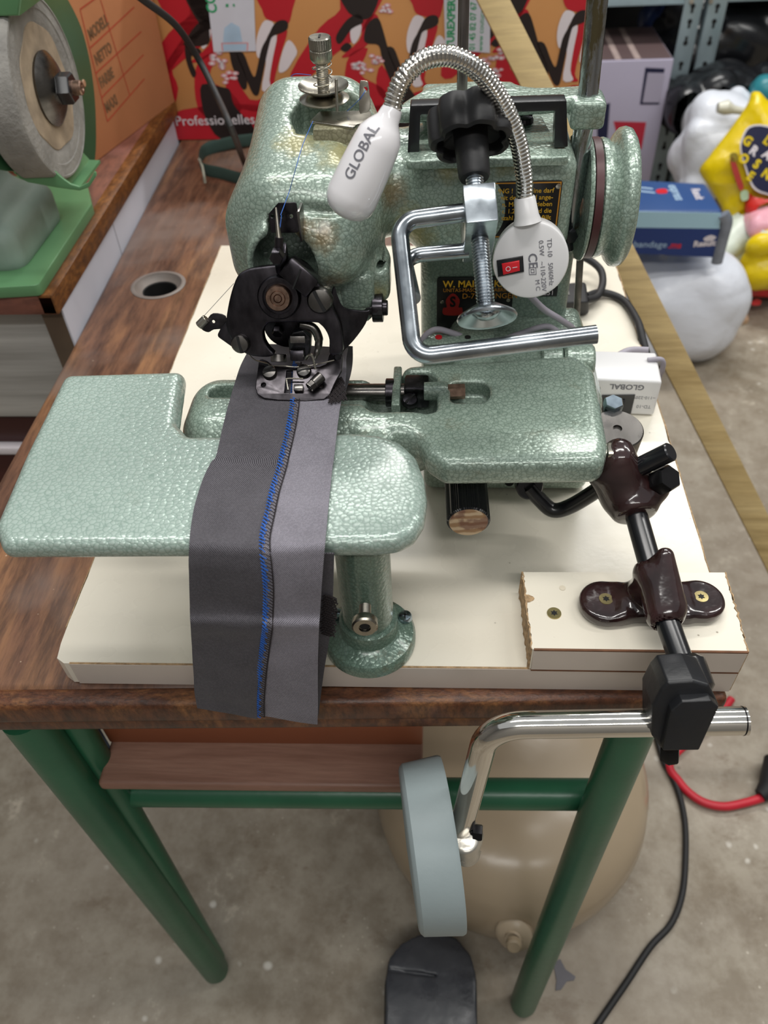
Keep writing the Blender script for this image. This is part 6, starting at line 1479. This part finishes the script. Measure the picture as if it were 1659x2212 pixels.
# blue carton on the white sack
bp = thing('blue_carton', 'dark blue carton with a pale blue stripe, lying on the white sack at the right', 'box', tuple(hy(1470, 550, 1.33)))
BY = 1.33
P_ = lambda x, y: hy(x, y, BY)
v0, v1, v2, v3 = P_(1345, 545), P_(1548, 558), P_(1560, 458), P_(1345, 455)
tz = (v2.z + v3.z) / 2 + .0; tb0, tb1 = hz(1330, 385, tz), hz(1515, 395, tz)
tv2, tv3 = hz(1560, 458, tz), hz(1330, 455, tz)
obj('carton', hexa([(v0.x, BY, v0.z), (v1.x, BY, v0.z - .004), (v1.x, tb1.y, v0.z - .004), (v0.x, tb0.y, v0.z), (v3.x, BY, tz), (v2.x, BY, tz), (tb1.x + .01, tb1.y, tz), tuple(tb0)], .008, 3), M_blue, bp)
ffb = fr2((0, BY - .0012, 0), (0, -1, 0))
def bq(*p): return px2d(p, ffb)
obj('pale_stripe', plate(ffb, bq((1345, 456), (1557, 460), (1554, 494), (1345, 491)), (), .001, 0, 0), M_lblue, bp)
obj('dark_front', plate(ffb, bq((1345, 491), (1554, 494), (1546, 556), (1345, 546)), (), .001, 0, 0), M_dblue, bp)
ft_ = (ffb[0] + ffb[3] * .0009,) + ffb[1:]
text('bandage', ft_, .020, M_iblue, 'lettering', bp, px2d([(1368, 528)], ft_)[0], rot=-.03, xs=1.1); text('.ms', ft_, .020, M_red, 'lettering', bp, px2d([(1444, 530)], ft_)[0], rot=-.03, bold=.0005); text('Result', ft_, .018, M_iwht, 'lettering', bp, px2d([(1498, 528)], ft_)[0], rot=.06, bold=.0008)
obj('white_emblem', plate(ft_, sm2(px2d([(1520, 515), (1535, 508), (1547, 512), (1540, 519), (1524, 521)], ft_), 3), (), .0004, 0), M_iwht, bp)
ftt = (Vector((0, 0, tz + .0004)), Vector((1, 0, 0)), Vector((0, 1, 0)), Vector((0, 0, 1)))
def tq(x, y): p = hz(x, y, tz); return (p.x, p.y)
for (x, y), s_, m_, sz in (((1452, 400), 'express', M_iblue, .030), ((1386, 402), '//', M_iblue, .05), ((1500, 408), 'Result', M_iwht, .026)):
    a = tq(x, y); b = tq(x + 18, y + 34); text(s_, ftt, sz, m_, 'lettering', bp, a, rot=math.atan2(b[1] - a[1], b[0] - a[0]), bold=.0006, xs=.8 if sz < .04 else 1.4)
obj('red_dot', plate(ftt, sm2([tq(*p) for p in ((1418, 410), (1438, 408), (1441, 417), (1421, 418))], 3), (), .0003, 0), M_red, bp)
obj('silver_end', tube(spl([P_(1563, 462), P_(1570, 480), P_(1560, 520), P_(1548, 568)], 6), .012, 10, sq=(.7, 1)), simple('grey_foil', rgb('#8f97a5'), .25, .4, .2, 30), bp)
# plywood piece on the floor
w0, w1, w2_, w3 = hz(1525, 703, FZ + .014), hz(1618, 690, FZ + .014), hz(1600, 610, FZ + .014), hz(1500, 615, FZ + .014)
dn_ = Vector((0, 0, -.0138))
obj('plywood_piece', hexa([tuple(p + dn_) for p in (w0, w1, w2_, w3)] + [tuple(p) for p in (w0, w1, w2_, w3)], .001), m_wood('pinkish_plywood', [rgb('#b08a6a'), rgb('#c9a887'), rgb('#d8bd9d')], (3, 20, 20), .5, .0002, fine=.2), None, cat='board', label='small pinkish plywood offcut on the floor beside the white sack')
bpy.context.view_layer.update()
